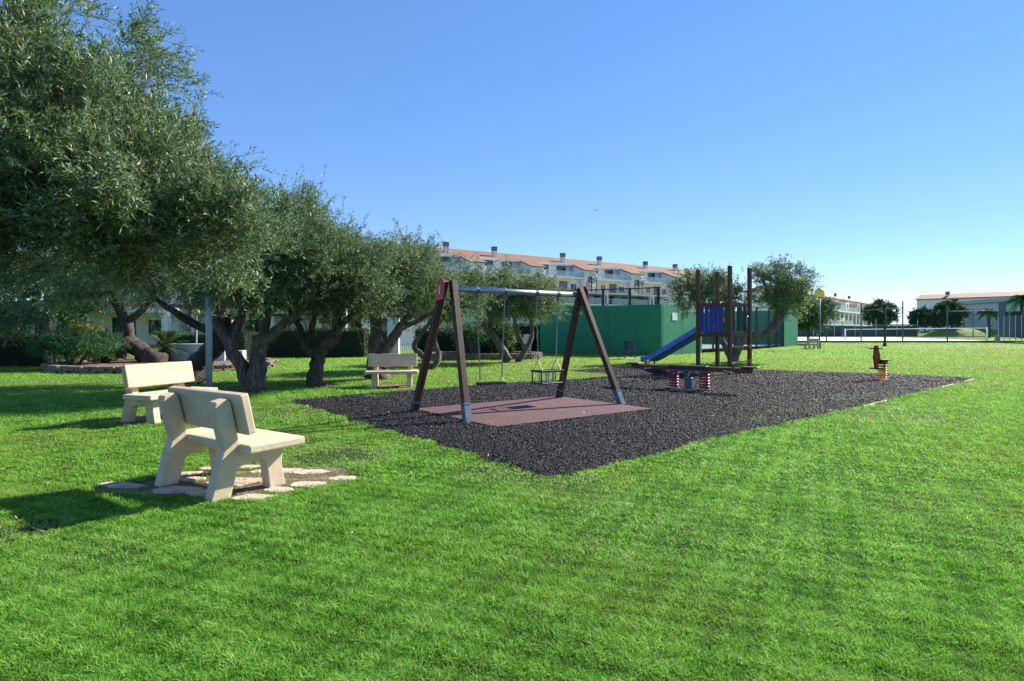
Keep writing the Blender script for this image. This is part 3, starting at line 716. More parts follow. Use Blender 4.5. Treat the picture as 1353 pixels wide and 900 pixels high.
# 2. dark leaning trunk between second bench and steel post
OT(252, 507, 'olive tree with a dark trunk leaning right, behind the second bench',
   [([(0, 0, 0), (.15, .1, .55), (.75, .2, 1.15), (.65, .3, 1.75), (.2, .3, 2.6)], [.34, .27, .2, .16, .08]),
    ([(.7, .2, 1.1), (1.15, .3, 1.7), (1.3, .3, 2.6)], [.17, .13, .06]),
    ([(.7, .2, 1.2), (-.3, .1, 1.75), (-1.1, .1, 2.3)], [.12, .09, .05])],
   [(-.3, .3, 3.2, 1.8, 1.6, 1.1, 1), (.8, .5, 3.0, 1.4, 1.4, .95, .8)], 21, ncl=130, cr=.4, twigs=26, bark='bark_dark', whips=50, **mid)
# 3. double grey trunk
OT(337, 516, 'olive tree with a forked grey trunk, right of the steel post',
   [([(0, 0, 0), (.0, .05, .5), (.1, .1, 1.05), (.55, .1, 1.45), (1.15, 0, 1.95), (1.5, -.1, 2.6)], [.22, .19, .17, .11, .08, .04]),
    ([(-.08, 0, 0), (-.35, .05, .55), (-.6, .05, 1.05), (-.95, .1, 1.6), (-1.1, .1, 2.5)], [.19, .15, .14, .09, .05]),
    ([(.1, .1, 1.05), (.15, .2, 1.7), (.2, .3, 2.8)], [.12, .1, .05]),
    ([(-.6, .05, 1.1), (-.4, .2, 1.7), (-.3, .3, 2.6)], [.09, .07, .04])],
   [(.65, .1, 3.3, 1.35, 1.4, 1.15, 3), (.5, -.1, 2.65, 1.5, 1.5, .55, 1.5), (-.7, .3, 2.85, 1.15, 1.2, .75, 1.1), (1.35, .0, 2.9, .85, 1.0, .85, .9)], 31, ncl=270, cr=.36, twigs=30, whips=170, **mid)
# 4.
OT(417, 511, 'olive tree with a short dark trunk branching low into a fan, middle of the row',
   [([(0, 0, 0), (.02, 0, .45), (.1, .05, .9), (.45, .1, 1.25), (.55, .1, 1.9), (.9, 0, 2.8)], [.2, .17, .15, .13, .09, .04]),
    ([(.02, 0, .75), (-.3, .05, 1.0), (-.45, .05, 1.5), (-.8, 0, 2.2)], [.13, .09, .07, .04]),
    ([(.15, .05, 1.0), (.8, .1, 1.7), (1.6, .1, 2.3)], [.1, .08, .04]),
    ([(-.2, .05, 1.0), (-.1, .2, 1.8), (.1, .3, 2.8)], [.08, .06, .03])],
   [(.6, .1, 2.9, 1.15, 1.3, .95, 3), (.5, -.1, 2.4, 1.35, 1.3, .5, 1.3), (-.3, .2, 2.7, .85, 1.1, .8, .8)], 41, ncl=190, cr=.34, twigs=30, whips=120, bark='bark_dark', **mid)
# 5.
OT(505, 501, 'olive tree whose trunk rises behind the bench that faces the camera',
   [([(-.1, 0, 0), (-.2, 0, .6), (-.15, 0, 1.2), (-.3, .1, 2.0), (-.35, .1, 3.0)], [.28, .24, .19, .1, .05]),
    ([(-.05, 0, .3), (.15, 0, .9), (.6, 0, 1.6), (1.1, 0, 2.2), (1.4, 0, 2.8)], [.2, .16, .1, .07, .04]),
    ([(-.15, 0, 1.2), (-.1, .1, 2.0), (0, .2, 2.9)], [.1, .07, .04]),
    ([(.45, 0, 1.4), (1.2, -.1, 1.75), (1.9, -.1, 2.1)], [.08, .06, .03])],
   [(.55, .1, 2.95, 1.35, 1.35, .9, 3), (-.4, .1, 2.8, 1.0, 1.1, .8, 1.1), (.6, 0, 2.45, 1.45, 1.3, .5, 1.2)], 51, ncl=190, cr=.36, twigs=28, whips=130, **mid)
# 6. slender zigzag tree
OT(572, 488, 'slender olive tree with a bent zigzag trunk, behind the near swing frame',
   [([(0, 0, 0), (-.32, 0, .42), (-.66, 0, .80), (-.50, 0, 1.15), (-.05, .1, 1.8), (.4, .1, 2.8)], [.10, .09, .09, .08, .07, .04]),
    ([(0, 0, 0), (.2, 0, .5), (.05, 0, 1.0), (.2, 0, 1.6), (.5, 0, 2.4)], [.12, .1, .09, .07, .04])],
   [(.8, .2, 2.75, 1.2, 1.2, .75, 2), (.1, .1, 2.6, 1.0, 1.1, .6, 1.1)], 61, ncl=110, cr=.38, twigs=26, L=.10, W=.03, stem_w=.005, tlen=.38, ln=11, whips=50, group=G1)
# 7. round pair behind swing seats
OT(672, 479, 'round olive tree with several thin curved trunks, behind the hanging swings',
   [([(0, 0, 0), (-.35, 0, .7), (-1.0, 0, 1.5), (-1.5, 0, 2.2)], [.2, .16, .12, .06]),
    ([(-.45, 0, .8), (-.8, .2, 1.5), (-.5, .3, 2.4)], [.1, .08, .04]),
    ([(.45, .2, 0), (.7, .2, .6), (.35, .2, 1.3), (.2, .2, 2.2)], [.14, .11, .09, .05]),
    ([(.55, .2, .2), (1.0, .2, 1.1), (.9, .2, 2.2)], [.12, .09, .05])],
   [(-.2, .3, 2.85, 1.4, 1.5, .85, 3), (1.0, .3, 2.7, 1.2, 1.3, .75, 2), (-1.2, .1, 2.8, .9, 1.0, .7, 1)], 71, ncl=190, cr=.42, twigs=26, L=.11, W=.034, stem_w=.006, tlen=.38, ln=11, whips=50, group=G1, leaf='olive_far', branches=.35)
# 8. thick one in the stone bed on the left
OT(208, 484, 'old olive tree with a thick twisted leaning trunk in the left stone bed',
   [([(.1, 0, .1), (-.6, 0, .55), (-1.15, 0, 1.0), (-1.2, 0, 1.7), (-1.7, 0, 2.5), (-2.1, 0, 3.2)], [.40, .33, .27, .21, .14, .07]),
    ([(-1.2, 0, 1.6), (-.6, 0, 2.2), (.2, 0, 2.9)], [.16, .11, .05])],
   [(-1.9, 0, 3.7, 2.1, 1.8, 1.1, 2), (-.4, .2, 3.6, 1.7, 1.6, 1.0, 1.4), (-3.6, .2, 3.6, 1.5, 1.5, 1.1, 1.0)], 81, ncl=170, cr=.45, twigs=26, bark='bark_dark', whips=40, L=.11, W=.032, stem_w=.005, tlen=.38, ln=11, group=G1)
# 9. pale one at far left edge
tree('olive_tree', 'pale bushy olive tree at the far left edge in front of the hedge', (-18.9, 19.8, 0),
     [([(0, 0, 0), (.1, 0, .8), (0, 0, 1.8)], [.16, .12, .06])],
     [(1.0, 0, 1.75, .95, 1.1, .65, 2), (0, 0, 2.2, 1.3, 1.3, .9, 1)], 91, ncl=70, cr=.4, twigs=26, L=.10, W=.03, tlen=.36, ln=11, stem_w=.005, whips=30, leaf='olive_far', group=G1)
# 10. leaning tree behind the slide tower
b10 = gp(968, 478.5)
tree('olive_tree', 'old olive tree with a trunk bent sideways, behind the slide tower', b10,
     [([(0, 0, 0), (-.25, 0, .5), (-.45, 0, 1.0), (-.35, .1, 1.6), (-.7, .1, 2.4), (-1.1, 0, 3.1)], [.13, .13, .11, .09, .07, .04]),
      ([(.05, 0, 0), (.2, 0, .5), (.3, 0, .95), (.75, 0, 1.2), (1.35, 0, 1.15), (1.75, 0, 1.5), (2.1, 0, 2.2), (2.3, 0, 2.9), (2.4, 0, 3.6)], [.17, .19, .22, .2, .16, .17, .15, .1, .05]),
      ([(2.2, 0, 2.2), (1.7, .2, 2.9), (1.4, .2, 3.6)], [.09, .07, .04]),
      ([(-.5, .1, 1.9), (-1.0, 0, 2.3), (-1.6, 0, 2.8)], [.07, .05, .03])],
     [(-1.35, 0, 3.1, 1.15, 1.2, .8, 2.2), (.1, .2, 2.85, .7, .9, .45, .5), (2.05, 0, 3.4, 1.2, 1.3, .8, 2.4), (2.45, 0, 2.6, .5, .8, .55, .6)], 101,
     ncl=160, cr=.30, twigs=24, L=.11, W=.034, stem_w=.006, tlen=.38, ln=11, whips=90, leaf='olive_far', branches=.4)

def FT(px, py, label, h, rad, seed, leaf, zc=None, rx=None, trunk=.12, cat='tree', group=None, ncl=60, L=.35, W=.16, Yo=None, name='broadleaf_tree', extra=None):
    if Yo: b = Vector((at(px, Yo), Yo, gz(Yo)))
    else: b = gp(px, py)
    zc = zc or h * .65; rx = rx or rad
    e = [(0, 0, zc, rx, rad, h - zc, 2)] + (extra or [])
    return tree(name, label, b, [([(0, 0, 0), (.05, 0, zc * .5), (0, 0, zc)], [trunk, trunk * .8, trunk * .5])], e, seed, leaf=leaf, ncl=ncl, cr=rad * .22, twigs=20, tlen=rad * .25, ln=8, L=L, W=W, whips=10,
                bark='bark_dark', group=group, cat=cat, stem_w=.01, branches=.3, wlen=rad * .2)
GB = 'trees around the tennis court'
FT(1068, 453, 'dense green tree between the green court wall and the globe lamp', 3.9, 2.0, 201, 'leaf_mid', zc=2.75, trunk=.1, ncl=110, L=.16, W=.07, Yo=50, group=GB)
FT(1165, 0, 'round dark green tree before the terraced apartments, behind the tennis net', 6.6, 2.75, 202, 'leaf_dark', zc=4.4, Yo=112, trunk=.2, ncl=110, L=.32, W=.15, group=GB)
FT(1240, 0, 'small dark open crowned tree at the left end of the pale apartment block', 5.4, 1.7, 203, 'leaf_dark', zc=3.6, Yo=105, trunk=.15, ncl=60, L=.3, W=.14, group=GB, rx=1.7)
FT(1213, 0, 'small thin crowned tree left of the pale apartment block', 4.8, 1.5, 204, 'leaf_dark', zc=3.5, Yo=108, trunk=.15, ncl=50, L=.3, W=.14, group=GB, rx=1.3)
FT(1222, 0, 'green rounded tree against the base of the pale apartment block', 5.4, 1.4, 205, 'leaf_dark', zc=3.5, Yo=110, trunk=.15, ncl=50, L=.3, W=.14, group=GB)
FT(1236, 0, 'yellowish green tree before the pale apartment block', 5.4, 1.3, 206, 'leaf_yellow', zc=3.4, Yo=112, trunk=.12, ncl=40, L=.3, W=.14, group=GB)
FT(1258, 0, 'round dark tree covering the left corner of the grey hall', 6.4, 2.0, 207, 'leaf_dark', zc=4.2, Yo=100, trunk=.2, ncl=90, L=.3, W=.14, group=GB)
for q, (px, Y_, h_, lf, lab) in enumerate([(330, 48, 6.0, 'leaf_dark', 'dark tree behind the hedge beside the white houses, left of the forked olive'), (60, 40, 6.5, 'leaf_dark', 'tall dark tree behind the white gate post at the left'), (620, 60, 5.0, 'leaf_dark', 'dark bushy tree rising behind the hedge behind the swings'), (455, 52, 5.5, 'leaf_dark', 'dark bushy tree behind the hedge in the middle of the olive row')]):
    FT(px, 0, lab, h_, 3.0, 220 + q, lf, zc=h_ * .6, Yo=Y_, trunk=.18, ncl=80, L=.28, W=.13, group='dark trees behind the hedge', rx=3.8)

# thin bare young tree on the lawn
bt = gp(1169, 458); y_ = thing('young_tree', 'thin bare young tree with a dark trunk on the lawn before the tennis court', 'tree', bt)
mb = MB(); mb.tube([(0, 0, 0), (.03, 0, .3), (.02, 0, 1.5), (.08, 0, 3.0)], [.16, .09, .08, .05], 8)
for a, b in (((.05, 0, 2.6), (-.9, .2, 2.95)), ((.05, 0, 2.7), (1.0, 0, 3.0)), ((.06, 0, 2.8), (.4, .3, 3.5)), ((.02, 0, 1.9), (.3, 0, 2.3))):
    mb.tube([a, b], [.035, .012], 5)
mb.build('trunk', M['bark_dark'], y_, smooth=True)

# palms at the right
def palm(px, Y, h, label, seed, n=26, fl=2.4):
    r = np.random.default_rng(seed); rr = random.Random(seed); t = thing('palm_tree', label, 'palm', (at(px, Y), Y, gz(Y)), 0, 'palm trees by the grey hall')
    MB().tube([(0, 0, 0), (.1, 0, h * .5), (0, 0, h)], [.28, .2, .18], 8, ridge=.05).build('trunk', M['bark_dark'], t, smooth=True)
    Vs = []; 
    for i in range(n):
        a = rr.uniform(0, 6.28); el = rr.uniform(-.2, 1.2); d = Vector((math.cos(a) * math.cos(el), math.sin(a) * math.cos(el), math.sin(el)))
        pts = [Vector((0, 0, h)) + d * fl * s_ + Vector((0, 0, -1)) * (s_ ** 2) * fl * (.75) for s_ in np.linspace(0, 1, 12)]
        for j in range(1, 12):
            tan = (pts[j] - pts[j - 1]).normalized(); sd = tan.cross(Vector((0, 0, 1))).normalized()
            for k in range(3):
                p = pts[j - 1].lerp(pts[j], k / 3)
                for sg in (-1, 1):
                    ld = (sd * sg * .8 + tan * .5 - Vector((0, 0, .35))).normalized(); L_ = .6 * math.sin(math.pi * min(.97, (j / 12) * .8 + .15)); w_ = tan * .045
                    Vs.append([p - w_, p + w_, p + ld * L_, p + ld * L_ * .6 - w_])
    V = np.array([[tuple(q) for q in f] for f in Vs]); nn = len(V); b = (np.arange(nn) * 4)[:, None]
    np_mesh('fronds', V.reshape(-1, 3), [b + np.array([0, 1, 2, 3])], M['palm'], {'var': np.repeat(r.uniform(0, .9, nn), 4)}, t)
palm(1306, 84, 3.9, 'shorter palm tree in front of the grey hall, left of the windscreen', 1, fl=1.9)
palm(1350, 80, 5.4, 'taller palm tree above the blue windscreen at the right edge', 2, n=34, fl=2.6)

# hedges and shrubs
def leafbox(name, label, cat, x0, x1, y0, y1, h, dens, L, leaf, group=None, rz=0, loc=(0, 0, 0), seed=1, core='hedge_core'):
    r = np.random.default_rng(seed); t = thing(name, label, cat, loc, rz, group)
    mb = MB(); mb.box(((x0 + x1) / 2, (y0 + y1) / 2, h / 2 - .02), (x1 - x0 - .1, y1 - y0 - .1, h - .08)); mb.build('branches', M[core], t)  # solid box coloured dark for the shade inside the hedge
    Ls = []
    for (n_, f) in ((int((x1 - x0) * h * dens), 'f'), (int((x1 - x0) * (y1 - y0) * dens), 't'), (int((y1 - y0) * h * dens), 'l'), (int((y1 - y0) * h * dens), 'r')):
        u = r.uniform(0, 1, n_); v = r.uniform(0, 1, n_); j = r.normal(0, .035, n_)
        if f == 'f': P = np.stack([x0 + u * (x1 - x0), y0 + j, v * h], -1); nm = (0, -1, .2)
        elif f == 't': P = np.stack([x0 + u * (x1 - x0), y0 + v * (y1 - y0), h + j], -1); nm = (0, 0, 1)
        elif f == 'l': P = np.stack([x0 + j, y0 + u * (y1 - y0), v * h], -1); nm = (-1, 0, .2)
        else: P = np.stack([x1 + j, y0 + u * (y1 - y0), v * h], -1); nm = (1, 0, .2)
        d = unit(np.array(nm) * .5 + r.normal(0, .7, P.shape)); Ls.append(leaf_quads(P, d, perp(d, r), L * r.uniform(.6, 1.3, n_), L * .5 * r.uniform(.6, 1.2, n_)))
    V = np.concatenate(Ls); n = len(V); b = (np.arange(n) * 4)[:, None]
    np_mesh('leaves', V.reshape(-1, 3), [b + np.array([0, 1, 2, 3])], M[leaf], {'var': np.repeat(r.uniform(0, 1, n), 4)}, t)
    return t
GH = 'clipped dark hedges behind the olive trees'
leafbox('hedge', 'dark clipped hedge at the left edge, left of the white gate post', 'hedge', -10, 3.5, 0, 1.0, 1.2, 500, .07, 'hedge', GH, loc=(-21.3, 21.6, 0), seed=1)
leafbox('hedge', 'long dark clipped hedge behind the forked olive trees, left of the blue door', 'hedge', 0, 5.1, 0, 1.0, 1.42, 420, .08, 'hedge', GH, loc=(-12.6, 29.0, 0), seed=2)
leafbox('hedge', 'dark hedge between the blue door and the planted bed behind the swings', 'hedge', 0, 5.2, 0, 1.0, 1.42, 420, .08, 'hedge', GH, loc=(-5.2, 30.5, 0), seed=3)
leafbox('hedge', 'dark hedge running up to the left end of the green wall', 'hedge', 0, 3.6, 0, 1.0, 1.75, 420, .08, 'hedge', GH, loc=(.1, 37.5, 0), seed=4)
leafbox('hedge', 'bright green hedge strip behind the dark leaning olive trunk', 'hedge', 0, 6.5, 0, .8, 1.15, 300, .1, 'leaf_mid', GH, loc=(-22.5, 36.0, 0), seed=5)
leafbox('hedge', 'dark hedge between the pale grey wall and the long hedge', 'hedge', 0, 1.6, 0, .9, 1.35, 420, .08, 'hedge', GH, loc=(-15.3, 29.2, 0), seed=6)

def shrub(px, Y, label, rx, ry, rz_, z, leaf, seed, L=.1, W=.03, ncl=60, cat='shrub', group=None, name='shrub', stems=4, tw=24, up=.3, z0=.15):
    r = np.random.default_rng(seed); rr = random.Random(seed); t = thing(name, label, cat, (at(px, Y), Y, z0), 0, group)
    mb = MB()
    for k in range(stems): 
        a = rr.uniform(-1, 1); mb.tube(smooth_path([(a * .15, 0, 0), (a * rx * .4, rr.uniform(-.2, .2), z * .5), (a * rx * .8, rr.uniform(-.3, .3) * ry, z)], 3, rr, .02), interp_r([.07, .045, .02], 3), 6)
    mb.build('stems', M['bark_dark'], t, smooth=True)
    V, var, _, _ = foliage(r, [(0, 0, z, rx, ry, rz_, 1)], ncl, .22, tw, .26, 10, L, W, 20, up, .1, .45, .3)
    n = len(V); b = (np.arange(n) * 4)[:, None]
    np_mesh('foliage', V.reshape(-1, 3), [b + np.array([0, 1, 2, 3])], M[leaf], {'var': np.repeat(var, 4)}, t)
GS = 'shrubs in the stone edged beds'
shrub(98, 20.0, 'spreading juniper shrub over dark bare stems in the left stone bed', 1.25, .8, .32, .75, 'leaf_juniper', 301, L=.07, W=.02, ncl=90, group=GS, tw=30)
shrub(112, 22.0, 'yellow leaved bush behind the juniper in the left stone bed', .5, .45, .45, .85, 'leaf_yellow', 302, L=.08, W=.04, ncl=30, group=GS)
shrub(140, 21.4, 'blue green spiky shrub beside the thick olive trunk in the left stone bed', .65, .5, .38, .6, 'leaf_juniper', 303, L=.14, W=.02, ncl=40, group=GS)
shrub(622, 27.0, 'green juniper with a bare twisted stem in the bed behind the swings', .95, .7, .32, 1.15, 'leaf_juniper', 304, L=.09, W=.03, ncl=60, group=GS)
shrub(655, 28.0, 'green bush at the right side of the bed behind the swings', .9, .7, .4, 1.1, 'leaf_mid', 305, L=.1, W=.04, ncl=50, group=GS)
shrub(722, 36.0, 'small yellow green bush by the hedge next to the green wall', .5, .4, .5, .9, 'leaf_mid', 306, L=.1, W=.05, ncl=24, group=GS)
shrub(652, 29.5, 'dark rounded shrub behind the thin curved olive trunks', 1.3, .8, .6, .8, 'leaf_dark', 307, L=.1, W=.05, ncl=60, group=GS)

def cycad(px, Y, label, seed, n=46, fl=1.15, h=.55):
    rr = random.Random(seed); r = np.random.default_rng(seed); t = thing('cycad', label, 'cycad', (at(px, Y), Y, .15), 0, GS)
    MB().tube([(0, 0, 0), (0, 0, h)], [.2, .16], 10, ridge=.1).build('trunk', M['bark_dark'], t, smooth=True)
    Vs = []
    for i in range(n):
        a = rr.uniform(0, 6.28); el = rr.uniform(.0, 1.25); d = Vector((math.cos(a) * math.cos(el), math.sin(a) * math.cos(el), math.sin(el)))
        pts = [Vector((0, 0, h)) + d * fl * s_ - Vector((0, 0, 1)) * (s_ ** 2) * fl * .35 for s_ in np.linspace(0, 1, 11)]
        for j in range(1, 11):
            tan = (pts[j] - pts[j - 1]).normalized(); sd = tan.cross(Vector((0, 0, 1))).normalized()
            for k in range(3):
                p = pts[j - 1].lerp(pts[j], k / 3)
                for sg in (-1, 1):
                    ld = (sd * sg * .8 + tan * .6 + Vector((0, 0, .2))).normalized(); L_ = .2 * math.sin(math.pi * min(.95, j / 12 + .1)); w_ = tan * .012
                    Vs.append([p - w_, p + w_, p + ld * L_, p + ld * L_ * .6 - w_])
    V = np.array([[tuple(q) for q in f] for f in Vs]); nn = len(V); b = (np.arange(nn) * 4)[:, None]
    np_mesh('fronds', V.reshape(-1, 3), [b + np.array([0, 1, 2, 3])], M['leaf_mid'], {'var': np.repeat(r.uniform(0, .7, nn), 4)}, t)
cycad(218, 22.8, 'green feathery cycad right of the thick olive trunk', 5)
cycad(160, 23.2, 'dark feathery cycad left of the thick olive trunk', 6, fl=1.0)

def stone_ring(cx, cy, rx, ry, label, n=44, h=.24, th=.3, seed=1):
    rr = random.Random(seed); t = MB()
    for i in range(n):
        for lay in range(3):
            a = 2 * math.pi * (i + .5 * (lay % 2)) / n; r_ = 1 + rr.uniform(-.015, .015)
            p = Vector((rx * r_ * math.cos(a), ry * r_ * math.sin(a), h / 3 * (lay + .5))); tang = Vector((-rx * math.sin(a), ry * math.cos(a), 0)); L_ = tang.length * 2 * math.pi / n * rr.uniform(.88, .98)
            rot = Matrix.Rotation(math.atan2(tang.y, tang.x) + rr.uniform(-.05, .05), 3, 'Z')
            t.box(p, (L_, th * rr.uniform(.85, 1.05), h / 3 * rr.uniform(.85, .97)), rot)
    o = t.build('stone_edging', M['dry_stone'], bevel=.015, loc=(cx, cy, 0)); tag(o, label, 'stone edging', 'low dry stone rings round planted beds')
    P = [(cx + rx * math.cos(a), cy + ry * math.sin(a)) for a in np.linspace(0, 2 * math.pi, 40)[:-1]]
    MBs = MB(); MBs.prism([(x - cx, y - cy) for x, y in P], 'z', 0.002, h * .65); tag(MBs.build('bed_soil', M['soil'], loc=(cx, cy, 0)), kind='structure')
stone_ring(-12.9, 21.3, 3.7, 3.1, 'low dry stone edging round the planted bed behind the second bench', seed=1)
stone_ring(-1.35, 28.0, 2.7, 1.5, 'low dry stone edging round the planted bed behind the swings', seed=2, h=.3)

# ------------------------------------------------------------------ garden walls, gates and houses on the left
def wallbox(name, label, cat, loc, size, mat, rz=0, cap=None, group=None):
    t = thing(name, label, cat, loc, rz, group)
    MB().box((0, 0, size[2] / 2), size).build('wall', mat, t, bevel=.01)
    if cap: MB().box((0, 0, size[2] + .03), (size[0] + .08, size[1] + .08, .06)).build('coping', cap, t, bevel=.01)
    return t
wallbox('garden_wall', 'low pale grey garden wall right of the cycad, behind the dark olive trunk', 'wall', (-12.75, 23.2, 0), (2.2, .3, .78), M['wall_blue'], cap=M['white_paint'])
wallbox('utility_box', 'short pale grey cabinet at the right end of the low garden wall', 'cabinet', (-11.35, 23.6, 0), (.5, .35, .55), M['wall_blue'])
wallbox('gate_post', 'narrow white gate post beside the dark hedge at the left', 'gate post', (at(55.5, 22), 22, 0), (.18, .18, .72), M['white_paint'])
wallbox('garden_gate', 'dark blue grey sheet gate right of the narrow white gate post', 'gate', (at(66, 22.2), 22.2, 0), (.5, .05, .66), M['steel_blue'])
wallbox('garden_door', 'blue grey door panel in the hedge line, seen through the fork of an olive', 'gate', (at(427, 30), 30, 0), (1.6, .06, 1.5), M['steel_blue'])
wallbox('blue_gate', 'blue gate panel behind the forked grey olive trunk', 'gate', (at(366, 29.2), 29.2, 0), (1.3, .06, 1.35), simple('mid_blue_paint', (.08, .17, .30), rough=.5))
wallbox('garden_pillar', 'white rendered pillar behind the bench that faces the camera', 'pillar', (at(520, 31.2), 31.2, 0), (.62, .4, 2.05), M['white'])
wallbox('garden_pillar', 'narrow pinkish pillar at the left end of the long hedge', 'pillar', (at(302, 28.6), 28.6, 0), (.45, .4, 1.9), M['white'])
wallbox('transformer_box', 'blue grey cabinet standing behind the bed near the left swing rope', 'cabinet', (at(626.5, 29.2), 29.2, 0), (.72, .4, 1.25), M['steel_blue'])
wallbox('garden_pillar', 'white pillar at the right end of the hedge near the green wall', 'pillar', (at(697, 37.0), 37.0, 0), (.5, .4, 1.1), M['white'])
# white slatted fence behind the hedge
t = thing('slat_fence', 'white vertical slat fence above the hedge, behind the seated bench tree', 'fence', (at(520, 34), 34, 0))
mb = MB()
for i in range(26): mb.box((i * .11, 0, 1.1), (.07, .03, 1.9))
mb.build('slats', M['white_paint'], t)
mb = MB(); mb.box((1.35, -.032, 2.0), (3.0, .03, .07)); mb.box((1.35, -.032, .5), (3.0, .03, .07)); mb.build('rails', M['white_paint'], t)

def window(parent, x, y, z, w_, h_, d=.06, lintel=False, name='window', fm=None):
    fr = MB()
    for sx in (-1, 1): fr.box((x + sx * (w_ / 2 - .04), y - d / 2, z), (.08, d, h_))
    for sz in (-1, 1): fr.box((x, y - d / 2, z + sz * (h_ / 2 - .04)), (w_ - .16, d, .08))
    fr.box((x, y - d / 2, z), (.06, d * .8, h_ - .16))
    f = fr.build(name, fm or M['white_paint'], parent)
    MB().box((x, y - .01, z), (w_ - .14, .03, h_ - .14)).build('pane', M['glass'], f)
    return f

def house(X0, Y0, rz, n, label):
    t = thing('terrace_house', label, 'house', (X0, Y0, 0), rz, 'low white houses behind the hedges')
    L_ = n * 6.0
    MB().box((L_ / 2, 4, 1.55), (L_, 5, 3.1)).build('wall', M['white'], t)
    MB().box((L_ / 2, 1.2, 2.95), (L_ + .4, 3.4, .42)).build('porch_beam', M['white'], t)
    for i in range(n + 1): MB().box((i * 6.0, -.2, 1.37), (.5, .5, 2.74)).build('porch_column', M['white'], t)
    for i in range(n):
        window(t, i * 6 + 1.8, 1.497, 1.35, 1.8, 2.1, fm=M['dark']); window(t, i * 6 + 4.4, 1.497, 1.6, 1.3, 1.2, fm=M['dark'])
    MB().box((L_ / 2, 4.1, 3.3), (L_ + .6, 5.4, .36)).build('roof', M['roof'], t)
    MB().box((L_ / 2, 5.2, 4.8), (L_ * .96, 3, 2.7)).build('upper_wall', M['white'], t)
    for i in range(n): window(t, i * 6 + 3, 3.697, 4.8, 2.2, 1.5, fm=M['dark'])
house(-39, 44, R(3), 2, 'low white house with a porch, leftmost behind the hedge')
house(-26, 47, R(3), 2, 'low white house seen between the thick olive trunk and the forked trunk')
house(-12.8, 50, R(3), 2, 'low white house behind the bench that faces the camera')
wallbox('boundary_wall', 'white wall with a flat top glimpsed behind the crown of the olive behind the swings', 'wall', (at(655, 44), 44, 0), (6.5, .4, 2.35), M['white'])

# ------------------------------------------------------------------ apartment blocks
def chimney(parent, x, y, z0, h):
    c = MB(); c.box((x, y, z0 + h / 2), (.72, .72, h)); o = c.build('chimney', M['white'], parent)
    k = MB(); k.box((x, y, z0 + h + .35), (.82, .82, .7)); k.box((x, y, z0 + h + .76), (.95, .95, .12)); k.build('chimney_cap', M['chimney_cap'], o)

def spiral(parent, x, y, z, h):
    s_ = MB(); s_.tube([(x, y, z), (x, y, z + h)], .09, 6)
    k = 16; pts = []
    for i in range(k):
        a = i * .5; d = Vector((math.cos(a), math.sin(a), 0)); p = Vector((x, y, z + h * i / k)); s_.bar(p, p + d * 1.0, .32, .06); pts.append(p + d * 1.0 + Vector((0, 0, .95)))
        s_.bar(p + d * 1.0, p + d * 1.0 + Vector((0, 0, .95)), .05)
    s_.tube(pts, .05, 5); s_.build('spiral_stair', M['black'], parent)

def balustrade(parent, x0, x1, y, z, h=1.05, side=None):
    g = MB(); g.box(((x0 + x1) / 2, y, z + h / 2), (x1 - x0, .04, h - .08)); 
    if side: g.box((x0, y + side / 2, z + h / 2), (.04, side, h - .08)); g.box((x1, y + side / 2, z + h / 2), (.04, side, h - .08))
    o = g.build('balustrade', M['rail_glass'], parent); r_ = MB(); r_.box(((x0 + x1) / 2, y, z + h), (x1 - x0 + .1, .08, .06)); k = max(2, int((x1 - x0) / 1.3))
    for i in range(k + 1): r_.box((x0 + (x1 - x0) * i / k, y - .03, z + h / 2), (.06, .05, h))
    r_.build('rail', M['steel'], o)

